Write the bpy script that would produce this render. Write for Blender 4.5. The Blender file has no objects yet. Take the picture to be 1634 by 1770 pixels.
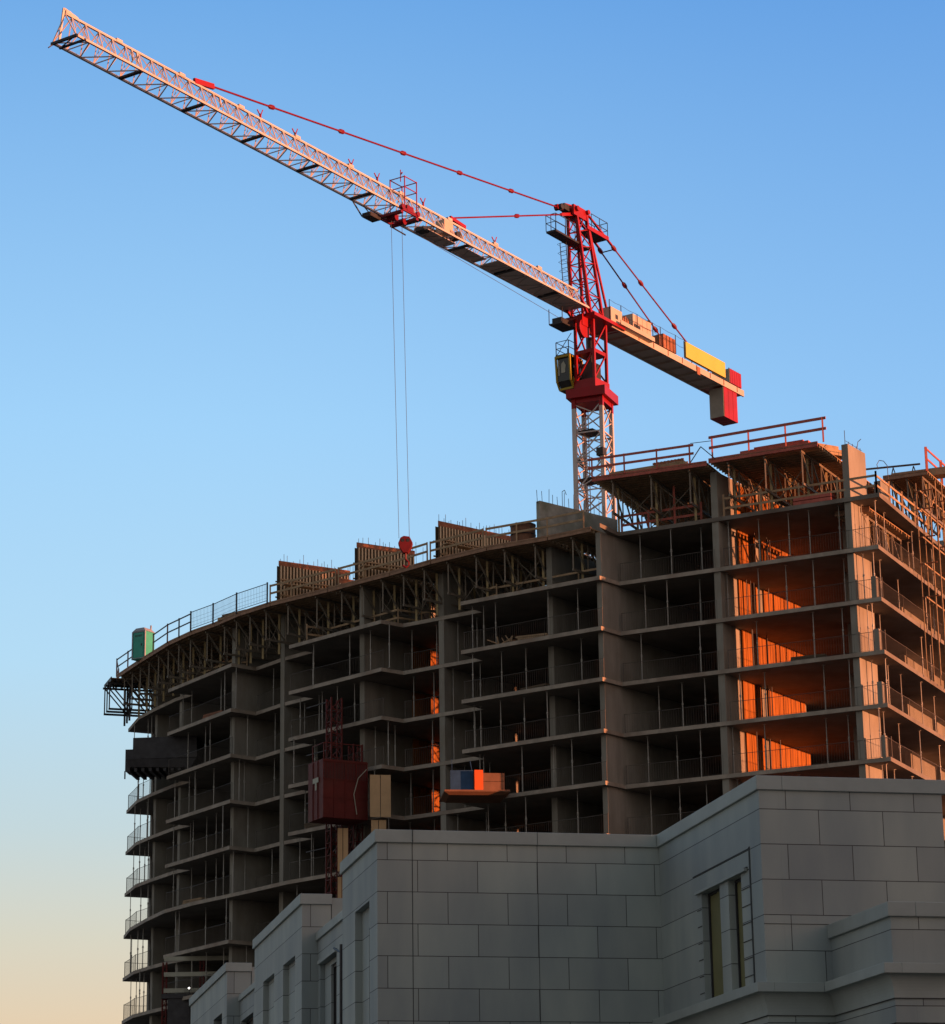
import bpy, math, random
from mathutils import Vector, Matrix
random.seed(7)
R = math.radians
scene = bpy.context.scene
col = scene.collection
V = Vector

# ---------------------------------------------------------------- materials
MATS = {}
def nodes_of(name):
    m = bpy.data.materials.new(name); m.use_nodes = True
    nt = m.node_tree; b = nt.nodes['Principled BSDF']
    MATS[name] = m
    return m, nt, b
def weathered(name, c, rough=.7, metal=0., amt=.18, scale=1.5, streak=False, spec=.3, bump=.0, dirt=None, dirt_amt=.0):
    m, nt, b = nodes_of(name)
    n = nt.nodes; l = nt.links
    tc = n.new('ShaderNodeTexCoord')
    src = tc.outputs['Object']
    mp = n.new('ShaderNodeMapping'); mp.inputs['Scale'].default_value = (1, 1, .18) if streak else (1, 1, 1)
    l.new(src, mp.inputs[0])
    no = n.new('ShaderNodeTexNoise'); no.inputs['Scale'].default_value = scale; no.inputs['Detail'].default_value = 8; no.inputs['Roughness'].default_value = .65
    l.new(mp.outputs[0], no.inputs['Vector'])
    rp = n.new('ShaderNodeValToRGB')
    rp.color_ramp.elements[0].position = .3; rp.color_ramp.elements[1].position = .7
    rp.color_ramp.elements[0].color = tuple(x * (1 - amt) for x in c) + (1,)
    rp.color_ramp.elements[1].color = tuple(min(1, x * (1 + amt)) for x in c) + (1,)
    l.new(no.outputs['Fac'], rp.inputs[0])
    out = rp.outputs[0]
    if dirt:
        n2 = n.new('ShaderNodeTexNoise'); n2.inputs['Scale'].default_value = scale * .45; n2.inputs['Detail'].default_value = 6
        l.new(src, n2.inputs['Vector'])
        r2 = n.new('ShaderNodeValToRGB'); r2.color_ramp.elements[0].position = .5; r2.color_ramp.elements[1].position = .72
        r2.color_ramp.elements[0].color = (0, 0, 0, 1); r2.color_ramp.elements[1].color = (dirt_amt,) * 3 + (1,)
        l.new(n2.outputs['Fac'], r2.inputs[0])
        mx = n.new('ShaderNodeMixRGB'); mx.inputs[2].default_value = dirt + (1,)
        l.new(r2.outputs[0], mx.inputs[0]); l.new(out, mx.inputs[1]); out = mx.outputs[0]
    l.new(out, b.inputs['Base Color'])
    b.inputs['Roughness'].default_value = rough; b.inputs['Metallic'].default_value = metal
    b.inputs['Specular IOR Level'].default_value = spec
    if bump:
        bp = n.new('ShaderNodeBump'); bp.inputs['Strength'].default_value = bump; bp.inputs['Distance'].default_value = .03
        l.new(no.outputs['Fac'], bp.inputs['Height']); l.new(bp.outputs[0], b.inputs['Normal'])
    return m
weathered('slab_concrete', (.21, .188, .162), .85, amt=.2, scale=.8, dirt=(.12, .09, .07), dirt_amt=.7, bump=.3)
weathered('lit_edge_concrete', (.36, .315, .26), .8, amt=.28, scale=1.1, dirt=(.24, .17, .13), dirt_amt=.7, bump=.3)  # paler slab concrete, the light on the edges put into its colour
weathered('wall_concrete', (.285, .272, .235), .85, amt=.24, scale=.9, streak=True, dirt=(.19, .16, .12), dirt_amt=.6, bump=.3)
weathered('wet_concrete', (.40, .40, .35), .85, amt=.3, scale=1.2, dirt=(.17, .19, .12), dirt_amt=.8)
weathered('plywood', (.42, .27, .15), .75, amt=.25, scale=1.6, streak=True)
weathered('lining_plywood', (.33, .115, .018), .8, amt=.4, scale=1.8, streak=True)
weathered('pale_plywood', (.55, .38, .21), .7, amt=.12, scale=1.1)
weathered('stud_wood', (.78, .58, .38), .75, amt=.12, scale=2)
weathered('hook_red', (.14, .008, .012), .5, amt=.2, scale=3)
weathered('pendant_red', (.20, .006, .02), .4, amt=.1)
weathered('timber', (.40, .28, .17), .8, amt=.3, scale=2.5)
weathered('brown_timber', (.34, .20, .13), .75, amt=.3, scale=2.5)
weathered('sunlit_red_timber', (.46, .12, .09), .7, amt=.25, scale=2.5)  # red of grazing sun on the railings put into the timber colour
weathered('rail_wire', (.12, .11, .10), .6, .2, amt=.2, scale=3)
weathered('form_ply', (.13, .09, .055), .75, amt=.25, scale=1.6)
weathered('form_steel', (.22, .19, .15), .55, .3, amt=.25, scale=2)
weathered('galvanised', (.38, .37, .34), .5, .3, amt=.2, scale=3)
weathered('dark_steel', (.05, .05, .055), .5, .4, amt=.3, scale=2)
weathered('yellow_post', (.42, .33, .17), .7, amt=.25, scale=2)
weathered('crane_white', (.60, .54, .52), .45, amt=.1, scale=.7, dirt=(.40, .30, .24), dirt_amt=.35)
weathered('crane_red', (.33, .008, .014), .4, amt=.15, scale=.8, dirt=(.2, .012, .014), dirt_amt=.5)
weathered('crane_cream', (.52, .46, .39), .5, amt=.07, scale=.9, dirt=(.40, .32, .24), dirt_amt=.3)
weathered('crane_yellow', (.58, .52, .09), .5, amt=.06, scale=.8)
weathered('cab_yellow', (.42, .30, .03), .45, amt=.1, scale=2)
weathered('rust_red', (.32, .13, .07), .7, amt=.3, scale=3)
weathered('rope_steel', (.10, .11, .11), .5, .3, amt=.1)
weathered('ballast', (.36, .33, .28), .9, amt=.15, scale=1.2)
weathered('hoist_red', (.115, .012, .010), .6, amt=.25, scale=1.2, dirt=(.12, .03, .02), dirt_amt=.7)
weathered('toilet_green', (.05, .40, .31), .45, amt=.12, scale=2)
weathered('toilet_roof', (.33, .36, .40), .5, amt=.1, scale=2)
weathered('blue_sheet', (.025, .075, .17), .6, amt=.3, scale=1.5)
weathered('orange_paint', (.75, .12, .02), .5, amt=.15, scale=1.5)
weathered('brown_box', (.20, .10, .06), .7, amt=.2, scale=1.5)
weathered('cream_beam', (.42, .42, .34), .6, amt=.15, scale=1)
weathered('tar_roof', (.08, .08, .08), .9, amt=.2, scale=.5)
weathered('olive_shutter', (.19, .185, .085), .6, amt=.12, scale=2)
weathered('asphalt', (.05, .05, .052), .9, amt=.25, scale=.4, bump=.2)
weathered('soil', (.14, .115, .085), .95, amt=.35, scale=.06)
weathered('pavement_grey', (.25, .245, .235), .9, amt=.15, scale=.8)
weathered('brick_far', (.26, .15, .11), .9, amt=.2, scale=.6)
weathered('road_paint', (.7, .7, .66), .7, amt=.15, scale=2)
def glassy(name, c, rough=.08):
    m, nt, b = nodes_of(name)
    n = nt.nodes; l = nt.links
    tc = n.new('ShaderNodeTexCoord'); no = n.new('ShaderNodeTexNoise'); no.inputs['Scale'].default_value = .8
    l.new(tc.outputs['Object'], no.inputs['Vector'])
    rp = n.new('ShaderNodeValToRGB')
    rp.color_ramp.elements[0].color = tuple(x * .7 for x in c) + (1,); rp.color_ramp.elements[1].color = tuple(x * 1.3 for x in c) + (1,)
    l.new(no.outputs['Fac'], rp.inputs[0]); l.new(rp.outputs[0], b.inputs['Base Color'])
    b.inputs['Roughness'].default_value = rough; b.inputs['Specular IOR Level'].default_value = .6 if rough < .3 else .12
glassy('dark_glass', (.010, .011, .012), .45); glassy('cab_glass', (.02, .025, .025), .12)
def emit(name, c, s):
    m, nt, b = nodes_of(name)
    b.inputs['Emission Color'].default_value = c + (1,); b.inputs['Emission Strength'].default_value = s
emit('lamp_glow', (1, .95, .85), 3)
def stone():
    m, nt, b = nodes_of('stone_panels')
    n = nt.nodes; l = nt.links
    tc = n.new('ShaderNodeTexCoord'); sp = n.new('ShaderNodeSeparateXYZ'); l.new(tc.outputs['Object'], sp.inputs[0])
    sn = n.new('ShaderNodeSeparateXYZ'); l.new(tc.outputs['Normal'], sn.inputs[0])
    ab = n.new('ShaderNodeMath'); ab.operation = 'ABSOLUTE'; l.new(sn.outputs[0], ab.inputs[0])
    gt = n.new('ShaderNodeMath'); gt.operation = 'GREATER_THAN'; gt.inputs[1].default_value = .6; l.new(ab.outputs[0], gt.inputs[0])
    mx = n.new('ShaderNodeMix'); mx.data_type = 'FLOAT'
    l.new(gt.outputs[0], mx.inputs[0]); l.new(sp.outputs[0], mx.inputs[2]); mx.inputs[3].default_value = .76 + .285
    ax = n.new('ShaderNodeMath'); ax.operation = 'ADD'; ax.inputs[1].default_value = 60 * 1.14 - .76; l.new(mx.outputs[0], ax.inputs[0])
    az = n.new('ShaderNodeMath'); az.operation = 'ADD'; az.inputs[1].default_value = 40 * .59 - 9.26; l.new(sp.outputs[2], az.inputs[0])
    cb = n.new('ShaderNodeCombineXYZ'); l.new(ax.outputs[0], cb.inputs[0]); l.new(az.outputs[0], cb.inputs[1])
    br = n.new('ShaderNodeTexBrick'); br.offset = .5; br.offset_frequency = 2
    br.inputs['Scale'].default_value = 1; br.inputs['Brick Width'].default_value = 1.14; br.inputs['Row Height'].default_value = .59
    br.inputs['Mortar Size'].default_value = .0075; br.inputs['Mortar Smooth'].default_value = .2; br.inputs['Bias'].default_value = 0
    br.inputs['Color1'].default_value = (.40, .455, .44, 1); br.inputs['Color2'].default_value = (.335, .375, .372, 1)
    br.inputs['Mortar'].default_value = (.085, .09, .09, 1)
    l.new(cb.outputs[0], br.inputs['Vector'])
    no = n.new('ShaderNodeTexNoise'); no.inputs['Scale'].default_value = .9; no.inputs['Detail'].default_value = 8
    mp = n.new('ShaderNodeMapping'); mp.inputs['Scale'].default_value = (1, 1, .3); l.new(tc.outputs['Object'], mp.inputs[0]); l.new(mp.outputs[0], no.inputs['Vector'])
    rp = n.new('ShaderNodeValToRGB'); rp.color_ramp.elements[0].color = (.70, .73, .78, 1); rp.color_ramp.elements[1].color = (1.12, 1.1, 1.05, 1)
    rp.color_ramp.elements[0].position = .3; rp.color_ramp.elements[1].position = .7
    l.new(no.outputs['Fac'], rp.inputs[0])
    mu = n.new('ShaderNodeMixRGB'); mu.blend_type = 'MULTIPLY'; mu.inputs[0].default_value = 1
    l.new(br.outputs['Color'], mu.inputs[1]); l.new(rp.outputs[0], mu.inputs[2]); l.new(mu.outputs[0], b.inputs['Base Color'])
    n3 = n.new('ShaderNodeTexNoise'); n3.inputs['Scale'].default_value = 45; n3.inputs['Detail'].default_value = 4; l.new(tc.outputs['Object'], n3.inputs['Vector'])
    sc = n.new('ShaderNodeMath'); sc.operation = 'MULTIPLY_ADD'; sc.inputs[1].default_value = .12; l.new(n3.outputs['Fac'], sc.inputs[0])
    iv = n.new('ShaderNodeMath'); iv.operation = 'SUBTRACT'; iv.inputs[0].default_value = 1; l.new(br.outputs['Fac'], iv.inputs[1]); l.new(iv.outputs[0], sc.inputs[2])
    bp = n.new('ShaderNodeBump'); bp.inputs['Strength'].default_value = .6; bp.inputs['Distance'].default_value = .015
    l.new(sc.outputs[0], bp.inputs['Height']); l.new(bp.outputs[0], b.inputs['Normal'])
    b.inputs['Roughness'].default_value = .75
stone()
weathered('stone_plain', (.385, .435, .42), .75, amt=.1, scale=1.2, dirt=(.28, .31, .31), dirt_amt=.6, bump=.15)
weathered('stone_groove', (.07, .075, .075), .9)

# ---------------------------------------------------------------- mesh builder
class MB:
    def __init__(s): s.v = []; s.f = []
    def add(s, vs, fs):
        o = len(s.v); s.v += [tuple(x) for x in vs]; s.f += [tuple(i + o for i in f) for f in fs]; return s
    def hexa(s, b, t):   # 4 bottom pts ccw, 4 top pts
        return s.add(list(b) + list(t), [(3, 2, 1, 0), (4, 5, 6, 7), (0, 1, 5, 4), (1, 2, 6, 5), (2, 3, 7, 6), (3, 0, 4, 7)])
    def box(s, x0, x1, y0, y1, z0, z1):
        return s.hexa([(x0, y0, z0), (x1, y0, z0), (x1, y1, z0), (x0, y1, z0)], [(x0, y0, z1), (x1, y0, z1), (x1, y1, z1), (x0, y1, z1)])
    def beam(s, p, q, w, h=None):
        p = V(p); q = V(q); h = h or w; d = q - p
        if d.length < 1e-6: return s
        d.normalize(); up = V((0, 0, 1)) if abs(d.z) < .98 else V((1, 0, 0))
        a = d.cross(up).normalized() * w / 2; b = a.cross(d).normalized() * h / 2
        return s.hexa([p - a - b, p + a - b, p + a + b, p - a + b], [q - a - b, q + a - b, q + a + b, q - a + b])
    def tube(s, p, q, r, n=6, r2=None):
        p = V(p); q = V(q); r2 = r if r2 is None else r2; d = (q - p)
        if d.length < 1e-6: return s
        d.normalize(); up = V((0, 0, 1)) if abs(d.z) < .98 else V((1, 0, 0))
        a = d.cross(up).normalized(); b = a.cross(d).normalized()
        vs = []
        for c, rr in ((p, r), (q, r2)):
            for i in range(n):
                t = 2 * math.pi * i / n; vs.append(c + a * math.cos(t) * rr + b * math.sin(t) * rr)
        fs = [(i, (i + 1) % n, n + (i + 1) % n, n + i) for i in range(n)] + [tuple(range(n))[::-1], tuple(range(n, 2 * n))]
        return s.add(vs, fs)
    def path(s, pts, r, n=6):
        for a, b in zip(pts[:-1], pts[1:]): s.tube(a, b, r, n)
        return s
    def prism(s, poly, z0, z1):
        n = len(poly)
        return s.add([(x, y, z0) for x, y in poly] + [(x, y, z1) for x, y in poly],
                     [tuple(range(n))[::-1], tuple(range(n, 2 * n))] + [(i, (i + 1) % n, n + (i + 1) % n, n + i) for i in range(n)])
    def fin(s, p, az, length, w, z0, z1, s0=0.):  # upright wall strip from plan point p along azimuth az
        d = V((math.sin(R(az)), math.cos(R(az)), 0)); c = V((d.y, -d.x, 0)) * w / 2; P = V((p[0], p[1], 0)) + d * s0; Q = P + d * (length - s0)
        b = [P - c, P + c, Q + c, Q - c]
        return s.hexa([(x.x, x.y, z0) for x in b], [(x.x, x.y, z1) for x in b])
    def build(s, name, mat, parent=None, loc=None, smooth=False, bevel=0):
        me = bpy.data.meshes.new(name)
        o = bpy.data.objects.new(name, me)
        vs = s.v
        if loc is not None:
            L = V(loc); vs = [tuple(V(x) - L) for x in vs]; o.location = L
        me.from_pydata(vs, [], s.f); me.materials.append(MATS[mat]); me.validate()
        import bmesh
        bm = bmesh.new(); bm.from_mesh(me); bmesh.ops.recalc_face_normals(bm, faces=bm.faces); bm.to_mesh(me); bm.free()
        if smooth:
            for p in me.polygons: p.use_smooth = True
        col.objects.link(o); o.parent = parent
        if bevel:
            b = o.modifiers.new('bevel', 'BEVEL'); b.width = bevel; b.segments = 2
        return o
def tag(o, label=None, cat=None, group=None, kind=None):
    if label: o['label'] = label
    if cat: o['category'] = cat
    if group: o['group'] = group
    if kind: o['kind'] = kind
    return o
def empty(name, loc, rz=0, label=None, cat=None, group=None):
    o = bpy.data.objects.new(name, None); col.objects.link(o); o.location = loc; o.rotation_euler = (0, 0, rz)
    o.empty_display_size = .5
    return tag(o, label, cat, group)
ORD = ['zeroth', 'first', 'second', 'third', 'fourth', 'fifth', 'sixth', 'seventh', 'eighth', 'ninth', 'tenth', 'eleventh', 'twelfth', 'thirteenth', 'fourteenth', 'fifteenth',
       'sixteenth', 'seventeenth', 'eighteenth', 'nineteenth', 'twentieth', '21st', '22nd', '23rd', '24th', '25th', '26th', '27th', '28th', '29th', '30th', '31st', '32nd', '33rd', '34th', '35th', '36th', '37th', '38th', '39th', '40th', '41st', '42nd', '43rd', '44th', '45th']

# ---------------------------------------------------------------- camera
cam_d = bpy.data.cameras.new('camera'); cam = bpy.data.objects.new('camera', cam_d); col.objects.link(cam)
PITCH, ROLL = R(16.2), R(.83)
cam.location = (0, 0, 1.6)
F = V((0, math.cos(PITCH), math.sin(PITCH))); U0 = V((0, -math.sin(PITCH), math.cos(PITCH))); X0 = V((1, 0, 0))
U = U0 * math.cos(ROLL) + X0 * math.sin(ROLL); X = X0 * math.cos(ROLL) - U0 * math.sin(ROLL)
cam.rotation_mode = 'QUATERNION'
cam.rotation_quaternion = Matrix((X, U, -F)).transposed().to_quaternion()
cam_d.sensor_fit = 'VERTICAL'; cam_d.sensor_height = 24; cam_d.lens = 24 * 4620 / 1770
cam_d.clip_end = 6000; cam_d.clip_start = .5
scene.camera = cam

# ---------------------------------------------------------------- light and sky
SUN_AZ, SUN_EL = 111.6, .4
sd = V((math.sin(R(SUN_AZ)) * math.cos(R(SUN_EL)), math.cos(R(SUN_AZ)) * math.cos(R(SUN_EL)), math.sin(R(SUN_EL))))
sl = bpy.data.lights.new('sun', 'SUN'); sl.energy = 5.0; sl.angle = R(.6); sl.color = (1, .345, .15)
so = bpy.data.objects.new('sun', sl); col.objects.link(so); so.rotation_mode = 'QUATERNION'; so.rotation_quaternion = sd.to_track_quat('Z', 'Y')
w = bpy.data.worlds.new('World'); scene.world = w; w.use_nodes = True
nt = w.node_tree; n = nt.nodes; l = nt.links
bg = n['Background']
sky = n.new('ShaderNodeTexSky'); sky.sky_type = 'NISHITA'; sky.sun_disc = False
sky.sun_elevation = R(SUN_EL); sky.sun_rotation = R(SUN_AZ); sky.altitude = 100; sky.air_density = 1.0; sky.dust_density = .6; sky.ozone_density = 1.5
tc = n.new('ShaderNodeTexCoord'); sp = n.new('ShaderNodeSeparateXYZ'); l.new(tc.outputs['Generated'], sp.inputs[0])
rp = n.new('ShaderNodeValToRGB'); l.new(sp.outputs[2], rp.inputs[0])
cr = rp.color_ramp
stops = SKYSTOPS = [(0.0, (.74, .50, .30)), (.088, (.84, .65, .44)), (.125, (.72, .70, .58)), (.165, (.58, .72, .76)), (.225, (.48, .75, .96)), (.31, (.375, .68, 1.0)), (.46, (.165, .42, .84)), (.8, (.05, .15, .42))]
while len(cr.elements) < len(stops): cr.elements.new(.5)
for e, (p, c) in zip(cr.elements, stops): e.position = p; e.color = c + (1,)
# sky on the sunset side of the dome: duller and warmer, with a glow round the sun
def mathn(op, a=None, b=None, v=None):
    q = n.new('ShaderNodeMath'); q.operation = op; q.use_clamp = False
    if a is not None: l.new(a, q.inputs[0])
    if b is not None: l.new(b, q.inputs[1])
    if v is not None: q.inputs[1].default_value = v
    return q.outputs[0]
mr_ = n.new('ShaderNodeMapRange'); mr_.interpolation_type = 'SMOOTHSTEP'
mr_.inputs['From Min'].default_value = .84; mr_.inputs['From Max'].default_value = .15; l.new(sp.outputs[1], mr_.inputs['Value'])
r2 = n.new('ShaderNodeValToRGB'); l.new(sp.outputs[2], r2.inputs[0]); c2 = r2.color_ramp
st2 = [(0, (.52, .42, .34)), (.2, (.44, .42, .39)), (.5, (.27, .30, .32)), (1, (.10, .14, .22))]
while len(c2.elements) < 4: c2.elements.new(.5)
for e_, (p, c) in zip(c2.elements, st2): e_.position = p; e_.color = c + (1,)
mrx = n.new('ShaderNodeMapRange'); mrx.interpolation_type = 'SMOOTHSTEP'; mrx.inputs['From Min'].default_value = -.12; mrx.inputs['From Max'].default_value = .22; l.new(sp.outputs[0], mrx.inputs['Value'])
dk = n.new('ShaderNodeMixRGB'); dk.blend_type = 'MULTIPLY'; dk.inputs[2].default_value = (.78, .85, .95, 1); l.new(mrx.outputs[0], dk.inputs[0]); l.new(rp.outputs[0], dk.inputs[1])
mx1 = n.new('ShaderNodeMixRGB'); l.new(mr_.outputs[0], mx1.inputs[0]); l.new(dk.outputs[0], mx1.inputs[1]); l.new(r2.outputs[0], mx1.inputs[2])
vd = n.new('ShaderNodeVectorMath'); vd.operation = 'DOT_PRODUCT'; vd.inputs[1].default_value = tuple(sd); l.new(tc.outputs['Generated'], vd.inputs[0])
gl = mathn('POWER', mathn('MAXIMUM', vd.outputs['Value'], v=0.), v=7.)
gw = n.new('ShaderNodeMixRGB'); gw.blend_type = 'ADD'; l.new(gl, gw.inputs[0]); l.new(mx1.outputs[0], gw.inputs[1]); gw.inputs[2].default_value = (1.1, .34, .14, 1)
mxs = n.new('ShaderNodeMixRGB'); mxs.inputs[0].default_value = .05
sc_ = n.new('ShaderNodeVectorMath'); sc_.operation = 'SCALE'; sc_.inputs['Scale'].default_value = .1
l.new(sky.outputs[0], sc_.inputs[0]); l.new(gw.outputs[0], mxs.inputs[1]); l.new(sc_.outputs[0], mxs.inputs[2])
l.new(mxs.outputs[0], bg.inputs['Color']); bg.inputs['Strength'].default_value = .616
scene.view_settings.view_transform = 'Standard'; scene.view_settings.look = 'None'; scene.view_settings.exposure = .7; scene.view_settings.gamma = 1

# ---------------------------------------------------------------- ground
tag(MB().add([(-3000, -3000, 0), (3000, -3000, 0), (3000, 3000, 0), (-3000, 3000, 0)], [(0, 1, 2, 3)]).build('ground', 'soil'), kind='structure')
tag(MB().box(-200, 200, -6, 18, -.2, .006).build('road', 'asphalt'), kind='structure')
tag(MB().box(-200, 200, 18, 24, -.2, .13).build('pavement', 'pavement_grey'), kind='structure')
mk = MB()
for i in range(-20, 20): mk.box(i * 8, i * 8 + 3, 5.9, 6.05, .004, .011)
tag(mk.build('lane_marking', 'road_paint'), kind='structure')

# ---------------------------------------------------------------- the tower
tower = empty('unfinished_tower', (0, 170, 0), 0, 'curved unfinished concrete tower of open floors behind the grey stone building', 'building')
tower.location = (0, 0, 0)
FRONT = [(22.6, 143.65), (8.5, 151.0), (7.3, 149.55), (-.8, 155.2), (.5, 156.95), (-2, 158.75), (-4.4, 160.5), (-5.7, 159.4), (-11.8, 165.8), (-10.3, 166.95), (-12.5, 169.3),
         (-14.4, 171.9), (-15.9, 170.6), (-20.9, 178.2), (-19.3, 179.2), (-20.7, 181.0), (-22.6, 184.3), (-24, 187), (-25.3, 191.3)]
SMOOTH = [(22.6, 143.65), (8.5, 151.0), (7.3, 149.55), (-.8, 155.2), (-5.2, 158.6), (-8.2, 162.2), (-11.8, 165.8), (-14.65, 169.6), (-18.6, 174.6), (-20.9, 178.2), (-22.6, 182.3), (-24.3, 187), (-25.3, 191.3)]
BACK = [(-9.3, 199.5), (-1, 187.5), (10.5, 177.5), (21, 170.5), (33, 165.2)]
ZT = 41.0
levels = [ZT - 3 * k for k in range(14)]
for k, z in enumerate(levels):
    poly = (SMOOTH if k == 5 else FRONT) + BACK
    o = MB().prism(poly, z - .13, z + .11).build('floor_slab', 'slab_concrete', tower)
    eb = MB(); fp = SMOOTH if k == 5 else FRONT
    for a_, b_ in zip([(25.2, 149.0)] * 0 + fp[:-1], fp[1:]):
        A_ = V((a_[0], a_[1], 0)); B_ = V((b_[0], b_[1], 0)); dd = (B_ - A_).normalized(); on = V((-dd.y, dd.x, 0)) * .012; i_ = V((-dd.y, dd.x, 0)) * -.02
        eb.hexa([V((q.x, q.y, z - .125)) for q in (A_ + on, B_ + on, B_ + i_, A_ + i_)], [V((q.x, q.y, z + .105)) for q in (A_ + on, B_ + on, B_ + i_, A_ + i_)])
    eb.build('lit_slab_edge', 'lit_edge_concrete', o)  # strip coloured paler to carry the light on the slab fronts
    if k == 5: o['label'] = 'floor slab with an unbroken smooth curved edge'
E44 = [(22.8, 143.6), (8.57, 151.0), (7.37, 149.0), (8.6, 149.9 + 3), (12, 160), (17, 172.9), (21, 170.5), (33, 165.2)]
MB().prism(E44, 43.87, 44.11).build('floor_slab', 'slab_concrete', tower)
# radial walls, full height, starting a hand's width behind the slab edge
FINS = [((14.0, 148.3), 33, .42, -.02, 10.3, 12.9, 46.88), ((7.1, 149.9), 39, .36, .32, 10.6, 12.9, 43.86), ((3.6, 152.2), 37, .40, 1.5, 10.7, 13, 43.9), ((-2.0, 158.8), 40, .42, -.02, 7.0, 9.4, 43.9),
        ((-7.6, 161.4), 42, .40, .9, 12, 13, 43.9), ((-12.45, 169.2), 47, .40, -.02, 8, 9.6, 43.9), ((-16.6, 171.6), 50, .36, .9, 8, 9.6, 43.9), ((-20.6, 180.9), 57, .36, .3, 8, 9.6, 43.9), ((-22.9, 185.2), 60, .4, .4, 9, 10.6, 43.9),
        ((-23.6, 191.9), 62, .4, .02, 9, 10.6, 43.9)]
for i, (p, az, wd, s0, L, L2, zt) in enumerate(FINS):
    MB().fin(p, az, L, wd, 0, zt, s0).build('shear_wall', 'wall_concrete', tower)
    MB().fin(p, az, 15.5, wd, 0, 43.85, L2).build('shear_wall', 'wall_concrete', tower)
# wall of the right bay goes on further and carries plywood lining
d33 = V((math.sin(R(33)), math.cos(R(33)), 0)); n33 = V((d33.y, -d33.x, 0))
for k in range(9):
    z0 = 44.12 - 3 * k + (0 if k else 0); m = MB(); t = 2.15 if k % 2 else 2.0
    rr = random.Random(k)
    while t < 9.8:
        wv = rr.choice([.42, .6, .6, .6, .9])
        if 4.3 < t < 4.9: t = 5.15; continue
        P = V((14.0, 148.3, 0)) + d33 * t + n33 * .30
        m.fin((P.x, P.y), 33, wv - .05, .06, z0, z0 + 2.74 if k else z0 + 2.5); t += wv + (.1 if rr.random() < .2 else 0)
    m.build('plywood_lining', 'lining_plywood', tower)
    m = MB()
    for q in range(5):
        t = 2.2 + rr.random() * 3; P = V((14.0, 148.3, 0)) + d33 * t + n33 * (.5 + rr.random() * .5)
        m.tube((P.x, P.y, z0), (P.x, P.y, z0 + 2.7), .03)
    m.build('stud', 'dark_steel', tower)
for k in range(1, 6):  # orange panels added to give the sun patch on this wall its colour
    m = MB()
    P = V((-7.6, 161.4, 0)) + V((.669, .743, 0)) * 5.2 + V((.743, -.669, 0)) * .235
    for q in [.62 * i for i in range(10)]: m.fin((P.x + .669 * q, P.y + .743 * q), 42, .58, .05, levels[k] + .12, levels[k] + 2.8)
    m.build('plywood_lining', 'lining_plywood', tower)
# pier of the right wing, wing walls and cross wall
MB().fin((21.15, 144.62), 33, 2.3, .4, 0, 44.0 + 3.3).build('corner_pier', 'wall_concrete', tower)
d26 = V((.434, .901, 0))
for s0, s1, off in ((13.4, 18.5, 3.0), (19.5, 23, 3.0)):
    P = V((22.6, 143.65, 0)) + d26 * s0 + V((-.901, .434, 0)) * off
    MB().fin((P.x, P.y), 25.7, s1 - s0, .35, 0, 43.86).build('shear_wall', 'wall_concrete', tower)
for s0 in (4.2,):
    P = V((22.6, 143.65, 0)) + d26 * s0 + V((-.901, .434, 0)) * 3.2
    MB().fin((P.x, P.y), 25.7, .7, .35, 0, 43.86).build('column', 'wall_concrete', tower)
MB().fin((19.5, 169.0), 113.5, 12.5, .3, 44.12, 47).build('back_wall', 'wall_concrete', tower)
# back walls close the floors behind the corridor
bw = [(-10.3, 197.5), (-2.4, 186.0), (9.2, 175.8), (19.5, 169.0), (31.3, 163.8)]
for a, b in zip(bw[:-1], bw[1:]):
    az = math.degrees(math.atan2(b[0] - a[0], b[1] - a[1])); L = math.hypot(b[0] - a[0], b[1] - a[1])
    MB().fin(a, az, L - .4, .3, 0, 43.84).build('back_wall', 'wall_concrete', tower)
def seg_pts(poly, step, off=0., inset=0., jitter=0., rnd=random):
    out = []
    pos = off
    for a, b in zip(poly[:-1], poly[1:]):
        A = V((a[0], a[1], 0)); B = V((b[0], b[1], 0)); d = B - A; L = d.length; d.normalize(); nn = V((d.y, -d.x, 0))
        while pos < L:
            out.append((A + d * pos + nn * (inset + rnd.uniform(-jitter, jitter)), nn, d)); pos += step
        pos -= L
    return out
# concrete wall stub standing on the deck
p = V((3.9, 152.6, 0))
o = MB()
d48 = V((math.sin(R(48)), math.cos(R(48)), 0)); c48 = V((d48.y, -d48.x, 0)) * .15
for a, b in ((0, 6.5),):
    A = p + d48 * a; B = p + d48 * b
    o.hexa([V((q.x, q.y, 44.12)) for q in (A - c48, A + c48, B + c48, B - c48)], [V((q.x, q.y, 46.55)) for q in (A - c48, A + c48, B + c48, B - c48)])
o.build('wall_stub', 'wet_concrete', tower)

# corner guard, low lit upstand on every floor of the wing corner
for k in range(1, 8):
    z = levels[k] + .115; m = MB(); m.fin((22.25, 143.95), 25.7, .42, .28, z, z + 1.25); m.build('corner_upstand', 'wall_concrete', tower)

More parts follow.
